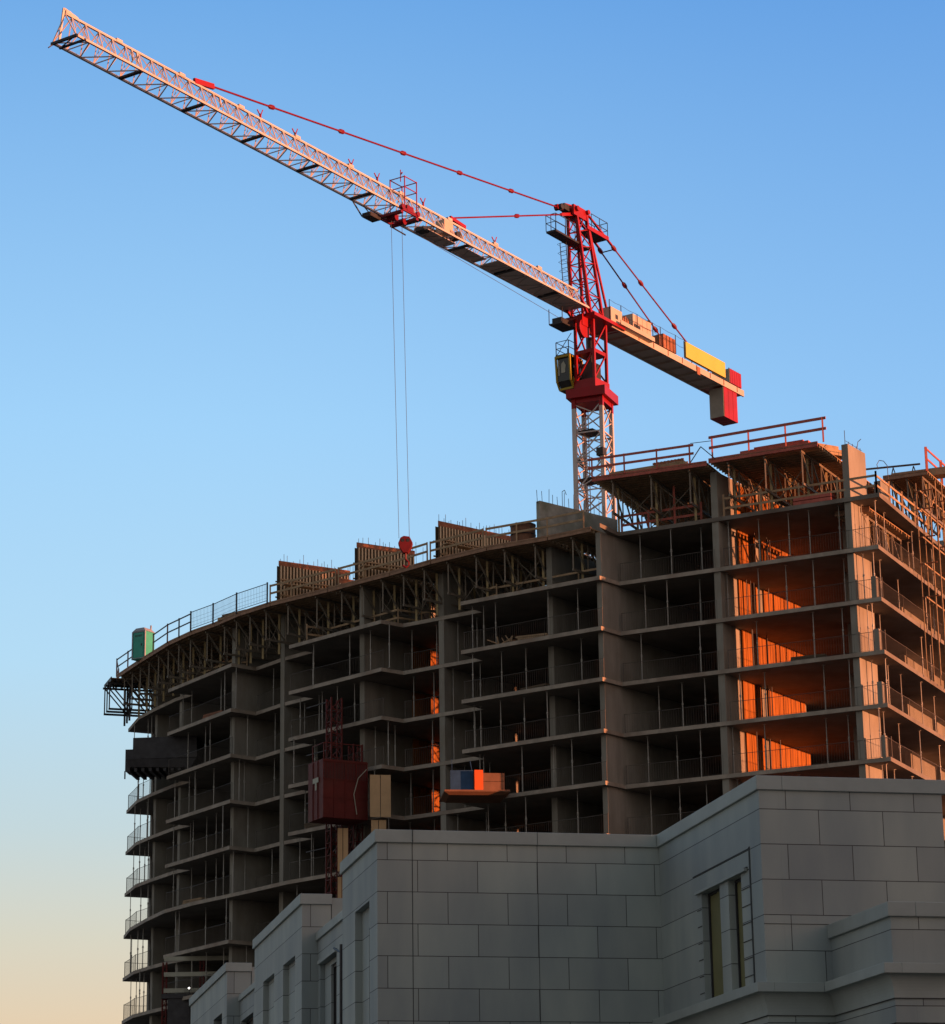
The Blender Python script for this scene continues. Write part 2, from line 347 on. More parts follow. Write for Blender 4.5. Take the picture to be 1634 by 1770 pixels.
# ---- shoring posts
def post_mesh():
    m = MB(); m.tube((0, 0, 0), (0, 0, 1.5), .036); m.tube((0, 0, 1.5), (0, 0, 2.76), .027)
    m.box(-.07, .07, -.07, .07, 0, .02); m.box(-.08, .08, -.08, .08, 2.74, 2.76); m.tube((0, 0, 1.45), (0, 0, 1.55), .055); m.beam((-.09, 0, 1.42), (.09, 0, 1.42), .02)
    o = m.build('shoring_post', 'galvanised'); return o.data, o
pm, p0 = post_mesh(); first = True
STOREY = ['topmost open', 'second open', 'third open', 'fourth open', 'fifth open', 'sixth open', 'seventh open', 'eighth open']
WING = [(22.6, 143.65), (29.5, 158.0)]
def place_posts(k, z, poly, step, inset, where):
    global first
    rr = random.Random(k * 13 + len(where)); c = 0
    pts = seg_pts(poly, step, rr.uniform(.3, .9), inset, .45, rr)
    for (P, nn, d) in pts:
        if rr.random() < .16: continue
        P = P + d * rr.uniform(-.3, .3); c += 1
        o = p0 if first else bpy.data.objects.new('shoring_post', pm)
        if not first: col.objects.link(o)
        first = False
        o.location = (P.x, P.y, z + .112); o.rotation_euler = (0, 0, rr.uniform(0, 3))
        o.scale = (1, 1, 1)
        tag(o, 'grey steel shoring post, %s from right, %s storey, %s' % (ORD[c], STOREY[k], where), 'shoring post', 'steel shoring posts between the floor slabs')
LASTX = [(-23.2, 184.8), (-24, 187), (-25.1, 190.8)]
for k in range(7):
    z = levels[k + 1]
    if k < 5: place_posts(k, z, FRONT[2:15], 1.75, .75, 'curved front')
    elif k == 5: place_posts(k, z, FRONT[7:15], 2.0, .75, 'curved front')
    else: place_posts(k, z, FRONT[11:15], 2.0, .75, 'curved front')
    place_posts(k, z, LASTX, 1.3, .45, 'far left end')
for k in range(6):
    place_posts(k, levels[k], FRONT[:2], 1.75, .7, 'flat right front')
    place_posts(k, levels[k] if k else levels[0], WING, -0 or 2.3, -.8, 'right side wing')

# ---- guard rails: a mesh strip per bay and storey
def rail_strip(name, pts, z, h, mat, bars=.15, rb=.0065, rt=.016, mid=False, closed=False):
    m = MB()
    for a, b in zip(pts[:-1], pts[1:]):
        A = V((a[0], a[1], z)); B = V((b[0], b[1], z)); L = (B - A).length; d = (B - A).normalized()
        H = V((0, 0, h)); sag = V((0, 0, -.03))
        m.tube(A + H, (A + B) / 2 + H + sag, rt); m.tube((A + B) / 2 + H + sag, B + H, rt); m.tube(A + V((0, 0, .08)), B + V((0, 0, .08)), rb)
        if mid: m.tube(A + H * .5, B + H * .5, rt)
        m.tube(A, A + H * 1.03, .022); m.tube(B, B + H * 1.03, .022)
        if bars:
            nb = int(L / bars)
            for i in range(1, nb):
                P = A + d * (i * L / nb); m.tube(P + V((0, 0, .08)), P + H + sag * .5, rb, 3)
    return m.build(name, mat, None, (pts[0][0], pts[0][1], z))
BAYS = [('bay at the right end of the front', [FRONT[0], (14.3, 147.98)]), ('bay right of the stepped corner', [(13.8, 148.2), FRONT[1]]), ('curved bay left of the stepped corner', [FRONT[2], (4.0, 151.9), (-.7, 155.15)]),
        ('recessed middle bay', [(-2.2, 158.9), FRONT[6]]), ('projecting middle bay', [FRONT[7], FRONT[8]]), ('recessed left bay', [FRONT[10], FRONT[11]]), ('projecting left bay', [FRONT[12], FRONT[13]]),
        ('farthest left bay', [FRONT[16], FRONT[17], FRONT[18], (-23.6, 192.2)]), ('bay along the right side wing', [FRONT[0], (24.6, 147.8), (26.6, 151.9), (28.6, 156.1)])]
for k in range(8):
    for j, (bn, pts) in enumerate(BAYS):
        z = levels[k] if j in (0, 1, 8) else levels[k + 1]
        kk = k
        if j in (0, 1, 8) and k > 5: continue
        if j in (2, 3) and k > 4: continue
        cx = 12; pp = [(x + (.10 if j != 8 else -.12), y + .16) for x, y in pts]
        o = rail_strip('cable_guardrail', pp, z + .112, 1.12, 'rail_wire')
        tag(o, 'thin wire guardrail, %s storey, %s' % (STOREY[k] if k < 8 else 'lowest', bn), 'guardrail', 'wire guardrails along the floor edges')

# ---------------------------------------------------------------- flying formwork tables
DECKL = [(6.9, 150.0), (4.4, 151.8), (.8, 153.9), (-2.6, 156.8), (-5.2, 159.5), (-9.2, 163.2), (-13.1, 166.6), (-15.4, 169.2), (-17.2, 171.9), (-18.9, 174.0), (-20.8, 177.0), (-23.4, 182.2), (-25.7, 187.1)]
def truss(m, P, nn, z1, h, L, front=0., w=.08):
    npan = max(2, round(L / 1.75)); st = L / npan; A = P + nn * front
    def pt(s, z): q = A + nn * s; return (q.x, q.y, z)
    zt = z1; zb = z1 - h
    m.beam(pt(-.15, zt - .05), pt(L, zt - .05), .09, .14); m.beam(pt(-.05, zb), pt(L, zb), .09, .14)
    for i in range(npan + 1):
        m.beam(pt(i * st, zb + .07), pt(i * st, zt - .12), w, w)
        if i < npan: m.beam(pt(i * st + .05, zt - .14), pt((i + 1) * st - .05, zb + .08), w, w)
def table(edge, z, depth, th, label, zfloor, ntruss, leglen=True, lf=1.5, group='flying formwork tables under the new decks', front=.35, hh=1.95, mat='timber', edge_mat='brown_timber'):
    A = V((edge[0][0], edge[0][1], 0)); B = V((edge[1][0], edge[1][1], 0)); d = (B - A).normalized(); nn = V((d.y, -d.x, 0))
    e = empty('formwork_table', (A.x, A.y, zfloor), 0, label, 'formwork table', group)
    o = V((A.x, A.y, zfloor))
    def P(p, zz): return (p.x, p.y, zz)
    m = MB(); g = .03
    a, b, c_, d_ = A + d * g, B - d * g, B - d * g + nn * depth, A + d * g + nn * depth
    m.hexa([P(q, z - .03) for q in (a, b, c_, d_)], [P(q, z + .02) for q in (a, b, c_, d_)])
    def shift(mb, name, mt):
        ob = mb.build(name, mt, e); ob.matrix_parent_inverse = Matrix.Translation(-o); return ob
    shift(m, 'deck_panel', 'plywood')
    m = MB(); L = (B - A).length
    m.hexa([P(q, z - .20) for q in (a, b, b + nn * .06, a + nn * .06)], [P(q, z + .10) for q in (a, b, b + nn * .06, a + nn * .06)])
    shift(m, 'edge_board', edge_mat)
    m = MB(); s = .4
    while s < depth:
        m.beam(P(A + d * g + nn * s, z - .12), P(B - d * g + nn * s, z - .12), .07, .16); s += .42
    shift(m, 'joist', mat)
    for i in range(ntruss):
        f = (i + .5) / ntruss
        Q = A + d * (L * f)
        m = MB(); truss(m, Q, nn, z - .22, hh, min(depth, 7) - front - .3, front); shift(m, 'truss', 'form_steel')
        for s in (lf, lf + 3.2):
            if s < depth:
                m = MB(); q = Q + nn * s + d * .12; m.beam(P(q, zfloor + .12), P(q, z - .22), .13, .13); shift(m, 'leg', 'yellow_post')
    if ntruss > 1:
        for s_ in (lf + .1, lf + 3.3):
            if s_ > depth: continue
            for i in range(ntruss - 1):
                a_ = A + d * (L * (i + .5) / ntruss) + nn * s_; b_ = A + d * (L * (i + 1.5) / ntruss) + nn * s_
                m = MB(); m.tube(P(a_, zfloor + .5), P(b_, z - .5), .028); m.tube(P(b_, zfloor + .5), P(a_, z - .5), .028); shift(m, 'cross_brace', 'form_steel')
    return e
def polylen_tables(poly, z, zf, depth, nt_, base):
    n_ = len(poly) - 1
    for i in range(n_):
        a, b = poly[i], poly[i + 1]; L = math.hypot(a[0] - b[0], a[1] - b[1]); nt = max(1, round(L / nt_))
        table((a, b), z, depth, .2, base % ORD[i + 1], zf, nt)
polylen_tables(DECKL, 44.1, 41.0, 9.2, 2.1, 'timber deck on steel trusses, %s from the crane mast along the curved roof edge')
table(((13.55, 147.2), (7.0, 150.1)), 47.15, 12.5, .2, 'raised timber deck on trusses just right of the crane mast', 44.0, 3, mat='timber', edge_mat='sunlit_red_timber')
table(((19.6, 144.25), (13.62, 147.3)), 47.3, 12.5, .2, 'highest timber deck on trusses, right of the tall column', 44.0, 3, edge_mat='sunlit_red_timber')
table(((26.7, 149.7), (24.2, 150.9)), 47.2, 14, .2, 'timber deck on trusses at the far right edge above the side wing', 44.0, 3)
table(((22.5, 145.3), (20.6, 146.3)), 43.72, 7, .2, 'low timber table on trusses under the right end of the top floor slab', 41.0, 2)
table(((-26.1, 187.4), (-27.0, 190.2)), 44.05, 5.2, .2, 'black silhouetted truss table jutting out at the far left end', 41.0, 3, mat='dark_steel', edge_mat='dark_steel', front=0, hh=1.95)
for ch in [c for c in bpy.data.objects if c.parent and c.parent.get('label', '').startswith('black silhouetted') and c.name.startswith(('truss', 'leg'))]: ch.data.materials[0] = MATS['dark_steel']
# props and braces loose in the truss storey: horizontal rails + odd diagonals
br = empty('edge_barrier', (0, 0, 0), 0, 'timber guard boards along the floor edge below the curved deck', 'barrier')
m = MB()
for zz in (41.55, 42.05):
    prev = None
    for (P, nn, d) in seg_pts(FRONT[2:16], 2.2, .3, 1.6):
        if prev is not None and (P - prev).length < 2.6: m.beam((prev.x, prev.y, zz), (P.x, P.y, zz), .04, .12)
        prev = P
m.build('board', 'timber', br)
for (P, nn, d) in seg_pts(FRONT[2:16], 2.2, .3, 1.65): MB().beam((P.x, P.y, 41.1), (P.x, P.y, 42.2), .08).build('post', 'timber', br)
br = empty('edge_barrier', (0, 0, 0), 0, 'reddish guard boards on the top concrete floor of the right wing', 'barrier')
m = MB(); m2 = MB()
TOPE = [(26.9, 152.2), (22.7, 143.85), (14.5, 148.1)]
for a, b in zip(TOPE[:-1], TOPE[1:]):
    for zz in (44.62, 45.2): m.beam((a[0], a[1], zz), (b[0], b[1], zz), .04, .13)
    L = math.hypot(a[0] - b[0], a[1] - b[1]); nseg = int(L / 2)
    for i in range(nseg + 1):
        f = i / nseg; x = a[0] + (b[0] - a[0]) * f; y = a[1] + (b[1] - a[1]) * f; MB().beam((x, y, 44.11), (x, y, 45.45), .10).build('post', 'timber', br)
m.build('board', 'timber', br)
br = empty('edge_barrier', (0, 0, 0), 0, 'guard boards inside the truss storey right of the crane mast', 'barrier')
m = MB(); m2 = MB()
for a, b in [((13.3, 149.4), (8.8, 151.7))]:
    for zz in (44.7, 45.25): m.beam((a[0], a[1], zz), (b[0], b[1], zz), .04, .14)
    for f in (0, .33, .66, 1): m2 = MB().beam((a[0] + (b[0] - a[0]) * f, a[1] + (b[1] - a[1]) * f, 44.11), (a[0] + (b[0] - a[0]) * f, a[1] + (b[1] - a[1]) * f, 46.6 if f == .33 else 45.4), .12); m2.build('post', 'sunlit_red_timber', br)
m.build('board', 'sunlit_red_timber', br)

# ---- roof edge railings
def board_rail(label, pts, z, h, mat, postmat, step, mesh=False, ext=0., w=.05, hb=.13, pw=.09):
    e = empty('roof_railing', (pts[0][0], pts[0][1], z), 0, label, 'railing', 'railings round the roof decks'); T = Matrix.Translation(-V((pts[0][0], pts[0][1], z)))
    m = MB(); m2 = MB(); m3 = MB()
    for i, (a, b) in enumerate(zip(pts[:-1], pts[1:])):
        A = V((a[0], a[1], z)); B = V((b[0], b[1], z)); d = (B - A).normalized(); L = (B - A).length
        if mesh:
            m.tube(A + V((0, 0, h)), B + V((0, 0, h)), .025); m.tube(A + V((0, 0, .12)), B + V((0, 0, .12)), .02)
            k = int(L / .16)
            for j in range(1, k): P = A + d * j * L / k; m3.tube(P + V((0, 0, .12)), P + V((0, 0, h)), .009, 3)
            for hz in (.3, .55, .8): m3.tube(A + V((0, 0, hz)), B + V((0, 0, hz)), .008, 3)
        else:
            for hz in (h, h * .52): m.beam(A - d * ext + V((0, 0, hz)), B + d * ext + V((0, 0, hz)), w, hb)
        ns = max(1, round(L / step))
        for j in range(ns + (1 if i == len(pts) - 2 else 0)):
            P = A + d * (j * L / ns); m2 = MB().beam(P - V((0, 0, .1)), P + V((0, 0, h + .08)), pw); ob = m2.build('post', postmat, e); ob.matrix_parent_inverse = T
    for mm, nm, mt in ((m, 'rail', mat), (m3, 'mesh_infill', 'rail_wire')):
        if mm.v: ob = mm.build(nm, mt, e); ob.matrix_parent_inverse = T
    return e
board_rail('railing coloured sunset red on the highest deck right of the tall column', [(19.9, 144.1), (13.9, 147.35)], 47.4, 1.3, 'sunlit_red_timber', 'sunlit_red_timber', 2.4, ext=.2, hb=.16)
board_rail('railing coloured sunset red on the deck just right of the crane mast', [(12.6, 147.6), (7.05, 150.05)], 47.25, 1.05, 'sunlit_red_timber', 'sunlit_red_timber', 2.0, ext=.25, hb=.14)
e = empty('bent_rail', (13.2, 147.4, 47.2), R(-27), 'thin bent dark rail crossing the gap between the two red roof railings', 'rail'); MB().path([V((-.7, 0, .0)), V((.05, 0, .95)), V((.9, 0, .1))], .03).build('bar', 'dark_steel', e); MB().path([V((-.6, 0, 1.25)), V((.7, 0, 1.2))], .02).build('wire', 'dark_steel', e)
board_rail('red railing at the far right edge of the picture', [(26.65, 149.75), (29.3, 155.2)], 47.3, 1.3, 'sunlit_red_timber', 'sunlit_red_timber', 2.6, hb=.12, pw=.14)
board_rail('timber railing in front of the concrete wall stub and mast', [(6.5, 150.4), (4.4, 151.85), (.8, 153.95)], 44.2, 1.05, 'timber', 'timber', 1.9)
board_rail('timber railing before the rightmost wall form', [(.6, 154.1), (-2.6, 156.85)], 44.2, 1.05, 'timber', 'timber', 2.0)
board_rail('timber railing before the middle wall form beside the hook block', [(-2.8, 157.0), (-5.2, 159.55), (-8.5, 162.6)], 44.2, 1.05, 'timber', 'timber', 2.0)
board_rail('timber railing before the leftmost wall form', [(-8.7, 162.8), (-13.1, 166.65)], 44.2, 1.05, 'timber', 'timber', 2.2)
board_rail('dark wire mesh railing left of the leftmost wall form', [(-13.3, 166.8), (-15.5, 169.3), (-17.3, 172.0), (-19.0, 174.1)], 44.2, 1.25, 'dark_steel', 'dark_steel', 2.3, mesh=True, pw=.1)
board_rail('dark two-bar railing right of the green toilet', [(-19.0, 174.1), (-20.9, 177.1), (-22.2, 179.9)], 44.2, 1.15, 'dark_steel', 'dark_steel', 2.2, w=.05, hb=.08)
board_rail('dark two-bar railing left of the green toilet', [(-23.5, 182.6), (-25.7, 187.3), (-26.0, 190.5)], 44.2, 1.15, 'dark_steel', 'dark_steel', 2.2, w=.05, hb=.08)

# ---- wall forms with studs
def wall_form(p, az, L, h, z, label, rebar=True, walk=True):
    e = empty('wall_form', (p[0], p[1], z), 0, label, 'wall form', 'timber wall forms on the curved roof edge'); T = Matrix.Translation(-V((p[0], p[1], z)))
    d = V((math.sin(R(az)), math.cos(R(az)), 0)); c = V((d.y, -d.x, 0)); P = V((p[0], p[1], z))
    def part(m, nm, mt): o = m.build(nm, mt, e); o.matrix_parent_inverse = T
    for sgn in (1, -1):
        m = MB(); q = P + c * .14 * sgn; m.fin((q.x, q.y), az, L, .03, z, z + h); part(m, 'form_panel', 'form_ply')
        m = MB(); s = .12
        while s < L:
            q = P + d * s + c * (.22 * sgn); m.beam(q, q + V((0, 0, h - .05)), .10, .09); s += .235
        part(m, 'stud', 'stud_wood')
        m = MB()
        for hz in (h * .22, h * .62): m.beam(P + c * .33 * sgn + V((0, 0, hz)), P + d * L + c * .33 * sgn + V((0, 0, hz)), .06, .09)
        part(m, 'waler', 'timber')
    m = MB(); m.beam(P + V((0, 0, h + .12)) - d * .05 + c * .2, P + d * L + V((0, 0, h + .12)) + c * .2, .05, .32); part(m, 'cap_board', 'rust_red')
    if walk:
        m = MB(); a = P + c * .75 + V((0, 0, h * .45)); m.beam(a, a + d * L * .8, .55, .06)
        for s in (.3, L * .7): m.beam(a + d * s + V((0, 0, -.05)), P + d * s + c * .3 + V((0, 0, h * .1)), .06)
        part(m, 'walkway', 'timber')
    if rebar:
        m = MB(); rr = random.Random(int(az * 7 + L * 11)); s = .2
        while s < L + 1.2:
            q = P + d * (s + rr.uniform(-.05, .05)); t = V((rr.uniform(-.05, .05), rr.uniform(-.05, .05), h + rr.uniform(.45, .95))); m.tube(q + V((0, 0, .5)), q + t, .014, 4); s += rr.choice([.2, .25, .3, .45])
        part(m, 'starter_bar', 'dark_steel')
    return e
wall_form((-12.65, 167.2), 58, 5.2, 2.6, 44.15, 'tall timber wall form standing farthest left on the roof edge')
wall_form((-8.9, 168.6), 58, 3.4, 1.75, 44.15, 'low timber wall form just right of the leftmost tall one', walk=False)
wall_form((-7.4, 162.7), 58, 4.2, 2.5, 44.15, 'timber wall form standing left of the hanging hook block')
wall_form((-2.2, 157.5), 50, 7.6, 2.35, 44.15, 'long timber wall form between the hook block and the crane mast')
# starter bars on the stub and right pier
m = MB(); rr = random.Random(4)
for s in [x * .42 for x in range(14)]:
    q = p + d48 * s if False else V((3.9, 152.6, 46.4)) + d48 * (s + rr.uniform(-.08, .08)); m.tube(q, q + V((rr.uniform(-.04, .04), 0, .5 + rr.uniform(.1, .7))), .016, 4)
m.path([V((5.4, 153.9, 46.5)), V((5.4, 153.9, 47.5)), V((5.55, 153.9, 47.6)), V((5.65, 153.9, 47.3))], .02)
m.build('starter_bar', 'dark_steel', tower)
m = MB()
for s in (0, .5, 1.0, 1.5, 2.0): 
    q = V((21.2, 144.7, 47.25)) + d33 * s; m.tube(q, q + V((0, 0, .35 if s else .9)), .018, 4)
m.tube(V((21.2, 144.7, 47.55)), V((21.2, 144.7, 47.5)) + d33 * 2.2, .015, 4)
m.path([V((22.0, 145.8, 47.2)), V((22.1, 145.8, 47.8)), V((22.3, 145.9, 48.0))], .02)
m.path([V((23.9, 147.0, 45.9)), V((23.9, 147.0, 46.7)), V((23.7, 147, 47.0)), V((23.45, 147, 47.05)), V((23.3, 147, 46.8)), V((23.35, 147, 46.5))], .02)
m.build('starter_bar', 'dark_steel', tower)
MB().fin((23.3, 147.3), 33, 1.2, .4, 44.11, 45.9).build('column', 'wall_concrete', tower)

# ---- small things on the roof
def stack(label, name, cat, c, az, items, mat):
    e = empty(name, c, R(90 - az), label, cat); m = MB(); z = 0; rr = random.Random(len(label))
    for (L, W, H) in items:
        o = rr.uniform(-.2, .2); m.box(-L / 2 + o, L / 2 + o, -W / 2, W / 2, z, z + H); z += H + .01
    m.build('plank', mat, e); return e
for (lb, c, az, it) in [('stack of dark timber planks on the raised deck beside the crane mast', (9.4, 149.6, 47.18), 118, [(3.4, .6, .15), (3.0, .55, .12)]),
                        ('long stack of reddish planks on the highest deck', (17.6, 146.2, 47.33), 118, [(4.8, .8, .2), (4.2, .7, .15), (3.0, .5, .12)]),
                        ('dark heap of board ends by the concrete pier on the highest deck', (20.3, 147.0, 47.33), 60, [(2.6, 1.1, .2), (2.2, .9, .18), (1.6, .8, .2)]),
                        ('long dark plank pile at the back of the far right deck', (27.3, 151.3, 47.28), 113, [(5.6, .9, .25), (4.6, .8, .2)]),
                        ('wide flat pile of planks in the middle of the raised deck', (10.2, 149.6, 47.17), 117, [(5.2, 1.2, .16), (4.4, .9, .14)]),
                        ('short stack of planks left of the tall column on the raised deck', (11.6, 148.8, 47.18), 118, [(2.2, .7, .22), (1.8, .6, .16)]),
                        ('dark plank pile behind the wire mesh railing', (-15.6, 170.6, 44.13), 130, [(2.8, .7, .2), (2.2, .6, .15)])]:
    stack(lb, 'plank_stack', 'planks', c, az, it, 'sunlit_red_timber' if 'red' in lb else 'timber')
e = empty('slatted_crate', (11.7, 149.9, 47.18), R(-28), 'slatted reddish crate standing on the raised deck by the railing', 'crate')
m = MB()
for i in range(9): m.box(-.95 + i * .22, -.85 + i * .22, -.4, -.34, 0, .85); m.box(-.95 + i * .22, -.85 + i * .22, .34, .4, 0, .85)
m.build('slat', 'rust_red', e); MB().box(-1, 1, -.4, .4, .04, .10).box(-1, 1, -.43, -.4, .7, .82).box(-1, 1, -.43, -.4, .3, .4).build('frame', 'rust_red', e)
e = empty('sawhorse_beam', (25.0, 152.3, 47.3), R(-14), 'black beam laid over trestles on the far right deck', 'trestle')
MB().beam((-1.7, 0, .95), (1.7, 0, 1.0), .08, .1).build('beam', 'dark_steel', e)
for x in (.1, 1.3): MB().beam((x - .25, 0, 0), (x, 0, .9), .06).beam((x + .25, 0, 0), (x, 0, .9), .06).build('trestle', 'dark_steel', e)
e = empty('scrap_pile', (2.3, 154.2, 38.11), .3, 'loose pile of broken timber on the floor edge of the curved bay', 'rubble'); m = MB(); rr = random.Random(3)
for i in range(16): a = V((rr.uniform(-.9, .9), rr.uniform(-.3, .3), .05)); m.beam(a, a + V((rr.uniform(-.8, .8), rr.uniform(-.3, .3), rr.uniform(.1, .6))), .09, .05)
m.build('board', 'timber', e)
e = empty('rubble_pile', (18.4, 146.9, 41.11), .3, 'low pile of sacks on the floor edge of the wide right bay', 'sacks'); m = MB()
for i in range(9): x = -1.1 + i * .27; m.tube((x, rr.uniform(-.2, .2), .12), (x + .4, rr.uniform(-.2, .2), .14 + rr.uniform(0, .12)), .14, 8, .10)
m.build('sack', 'rust_red', e, smooth=True)
e = empty('material_box', (19.4, 145.7, 44.11), R(-28), 'pale red rack box on the top floor under the highest deck', 'box')
MB().box(-1.15, 1.15, -.3, .3, 0, .2).box(-1.15, 1.15, -.3, .3, .24, .42).build('body', 'sunlit_red_timber', e, bevel=.01)
e = empty('steel_drum', (3.0, 153.6, 44.12), 0, 'round rusty tank beside the concrete wall stub', 'tank')
MB().tube((0, 0, 0), (0, 0, 1.15), .75, 24).build('body', 'brown_box', e); MB().tube((0, 0, 1.15), (0, 0, 1.22), .78, 24).tube((0, 0, .55), (0, 0, .6), .775, 24).build('rim', 'dark_steel', e)
# plank bundles and leaning boards near the floor edges
rr = random.Random(21); SP = [(0, 'flat right front', FRONT[:2]), (1, 'curved bay left of the step', [FRONT[2], FRONT[3]]), (2, 'middle bay', [FRONT[7], FRONT[8]]), (3, 'left bay', [FRONT[12], FRONT[13]])]
cnt = 0
for k in range(6):
    for (j, nm, seg) in SP:
        if rr.random() < .25: continue
        zf = levels[k] if j == 0 else levels[k + 1]
        if j in (1,) and k > 3: continue
        f = rr.uniform(.15, .8); A = V((seg[0][0], seg[0][1], 0)); B = V((seg[1][0], seg[1][1], 0)); d = (B - A).normalized(); nn = V((d.y, -d.x, 0)); P = A + (B - A) * f + nn * rr.uniform(.9, 1.7)
        kind = rr.choice(['bundle', 'skip', 'skip']); cnt += 1
        if kind == 'skip': continue
        e = empty('plank_bundle' if kind == 'bundle' else 'leaning_boards', (P.x, P.y, zf + .113), math.atan2(d.y, d.x) + rr.uniform(-.2, .2),
                  ('low bundle of planks' if kind == 'bundle' else 'boards leaning upright') + ' on the %s storey, %s' % (STOREY[k], nm), 'planks', 'planks left on the open floors')
        m = MB()
        if kind == 'bundle':
            for i in range(4):
                o_ = rr.uniform(-.2, .2); m.box(-1 + o_, 1 + o_, -.3, .3, i * .13, i * .13 + .11)
            m.build('plank', rr.choice(['timber', 'rust_red', 'form_ply']), e)
        else:
            for i in range(3 + k % 3): m.beam((i * .17, 0, 0), (i * .17 + rr.uniform(-.2, .2), .7, rr.uniform(1.9, 2.5)), .12, .04)
            m.build('board', rr.choice(['timber', 'stud_wood', 'yellow_post']), e)
# scaffold on the side wing
sc0 = V((22.6, 143.65, 0)); out = V((.901, -.434, 0)) * .55
e = empty('side_scaffold', (27.0, 150.5, 38), 0, 'brown tube scaffold up the side wing at the right edge of the picture', 'scaffold'); Tm = Matrix.Translation(-V((27.0, 150.5, 38)))
def scp(m, nm, mt): o = m.build(nm, mt, e); o.matrix_parent_inverse = Tm
for i in range(7):
    for q in (0, .9):
        P = sc0 + d26 * (7.4 + i * 1.35) + out * (.4 + q * 1.6); m = MB(); m.tube((P.x, P.y, 35), (P.x, P.y, 46.6 + (i % 3) * .4), .035); scp(m, 'standard', 'timber')
for z in (39.6, 41.6, 43.2, 44.9, 46.0):
    m = MB(); a_ = sc0 + d26 * 7.0 + out; b_ = sc0 + d26 * 16 + out; m.tube((a_.x, a_.y, z), (b_.x, b_.y, z), .05); scp(m, 'ledger', 'timber')
    for i in range(0, 7, 2):
        P = sc0 + d26 * (7.4 + i * 1.35) + out * .3; Q = P + out * 1.9; m = MB(); m.tube((P.x, P.y, z + .1), (Q.x, Q.y, z + .1), .045); scp(m, 'transom', 'rust_red')
for i in range(3):
    a_ = sc0 + d26 * (7.4 + i * 2.7) + out * 1.1; b_ = sc0 + d26 * (10.1 + i * 2.7) + out * 1.1; m = MB(); m.tube((a_.x, a_.y, 44), (b_.x, b_.y, 46.5), .04); scp(m, 'diagonal_brace', 'timber')
# toilet
e = empty('portable_toilet', (-23.2, 182.5, 44.13), R(-30), 'green portable toilet with grey roof at the left end of the roof deck', 'toilet')
MB().box(-.55, .55, -.55, .55, 0, 2.0).build('cabin', 'toilet_green', e, bevel=.03)
MB().hexa([(-.6, -.6, 2.0), (.6, -.6, 2.0), (.6, .6, 2.0), (-.6, .6, 2.0)], [(-.35, -.45, 2.28), (.35, -.45, 2.28), (.35, .45, 2.28), (-.35, .45, 2.28)]).build('roof', 'toilet_roof', e, bevel=.04)
MB().box(-.4, .4, -.59, -.55, .1, 1.9).build('door', 'toilet_green', e, bevel=.01)
MB().tube((.35, .35, 2.1), (.35, .35, 2.55), .06, 8).build('vent_pipe', 'toilet_roof', e)
m = MB(); [m.box(-.3 + i * .11, -.24 + i * .11, -.596, -.591, 1.6, 1.75) for i in range(6)]; m.box(.22, .3, -.62, -.59, .95, 1.1); m.build('vent', 'dark_steel', e)
m = MB(); [m.box(-.57, .57, -.6, -.52, zz, zz + .05) for zz in (.05, 1.93)]; m.box(-.58, -.5, -.6, -.5, 0, 2).box(.5, .58, -.6, -.5, 0, 2).build('frame', 'toilet_roof', e)

# ---- loading platforms and skips on the facade
def at(x, y, Y):
    d = F * 4620 + X * (x - 817) - U * (y - 885); return V((0, 0, 1.6)) + d * (Y / d.y)
def at(x, y, Y):
    d = F * 4620 + X * (x - 817) - U * (y - 885); return V((0, 0, 1.6)) + d * (Y / d.y)
LP = at(284, 1337, 179.5)
e = empty('loading_platform', LP, R(-5), 'dark box on a loading platform jutting from the left of the tower', 'platform')
MB().box(-2.0, 2.4, -.9, 1.2, .9, 2.35).build('box', 'dark_steel', e)
MB().hexa([(-2.2, -.9, .35), (2.0, -.9, .2), (2.4, 2.6, .2), (-2.6, 2.6, .3)], [(-2.4, -1.0, .88), (2.4, -1.0, .82), (2.4, 2.6, .82), (-2.8, 2.6, .88)]).build('platform_frame', 'dark_steel', e)
m = MB()
for i in range(9): m.box(-2.4 + i * .5, -2.2 + i * .5, -.8, 2.4, .05, .3)
m.build('bearer', 'dark_steel', e)
MB().box(-3.0, -2.1, 1.3, 2.8, .5, 2.0).beam((-3.0, 1.3, -.05), (-3.0, 1.3, .5), .08).build('side_box', 'dark_steel', e)
e = empty('loading_platform', (.0, 152.3, 29.0), R(6), 'loading platform with a blue sheeted box and orange skip on the curved bay', 'platform')
MB().box(-1.9, 1.9, -.5, 3.0, 0, .1).hexa([(-1.6, -.2, -.16), (1.6, -.2, -.16), (1.6, 2.4, -.16), (-1.6, 2.4, -.16)], [(-1.9, -.5, 0), (1.9, -.5, 0), (1.9, 2.4, 0), (-1.9, 2.4, 0)]).build('platform_frame', 'brown_box', e)
tag(MB().box(-.05, 1.28, 0, 1.3, 0, 1.2).beam((.05, .05, 1.15), (.05, .05, 1.9), .03).beam((1.2, .05, 1.15), (1.1, .4, 1.8), .03).build('sheeted_crate', 'blue_sheet'), 'blue sheeted crate on the loading platform left of the orange skip', 'crate').location = (-1.45, 152.15, 29.11)
o = empty('waste_skip', (-.12, 151.95, 29.11), R(8), 'orange skip with brown side on the loading platform right of the blue crate', 'skip')
MB().box(0, .06, -.1, 1.0, 0, 1.1).box(0, .5, -.12, -.06, 0, 1.15).build('end_plate', 'orange_paint', o)
m = MB(); m.box(.5, 1.75, -.1, 1.0, 0, .48); m.box(.5, 1.75, -.1, 1.0, .5, .98); m.build('side_panel', 'brown_box', o)
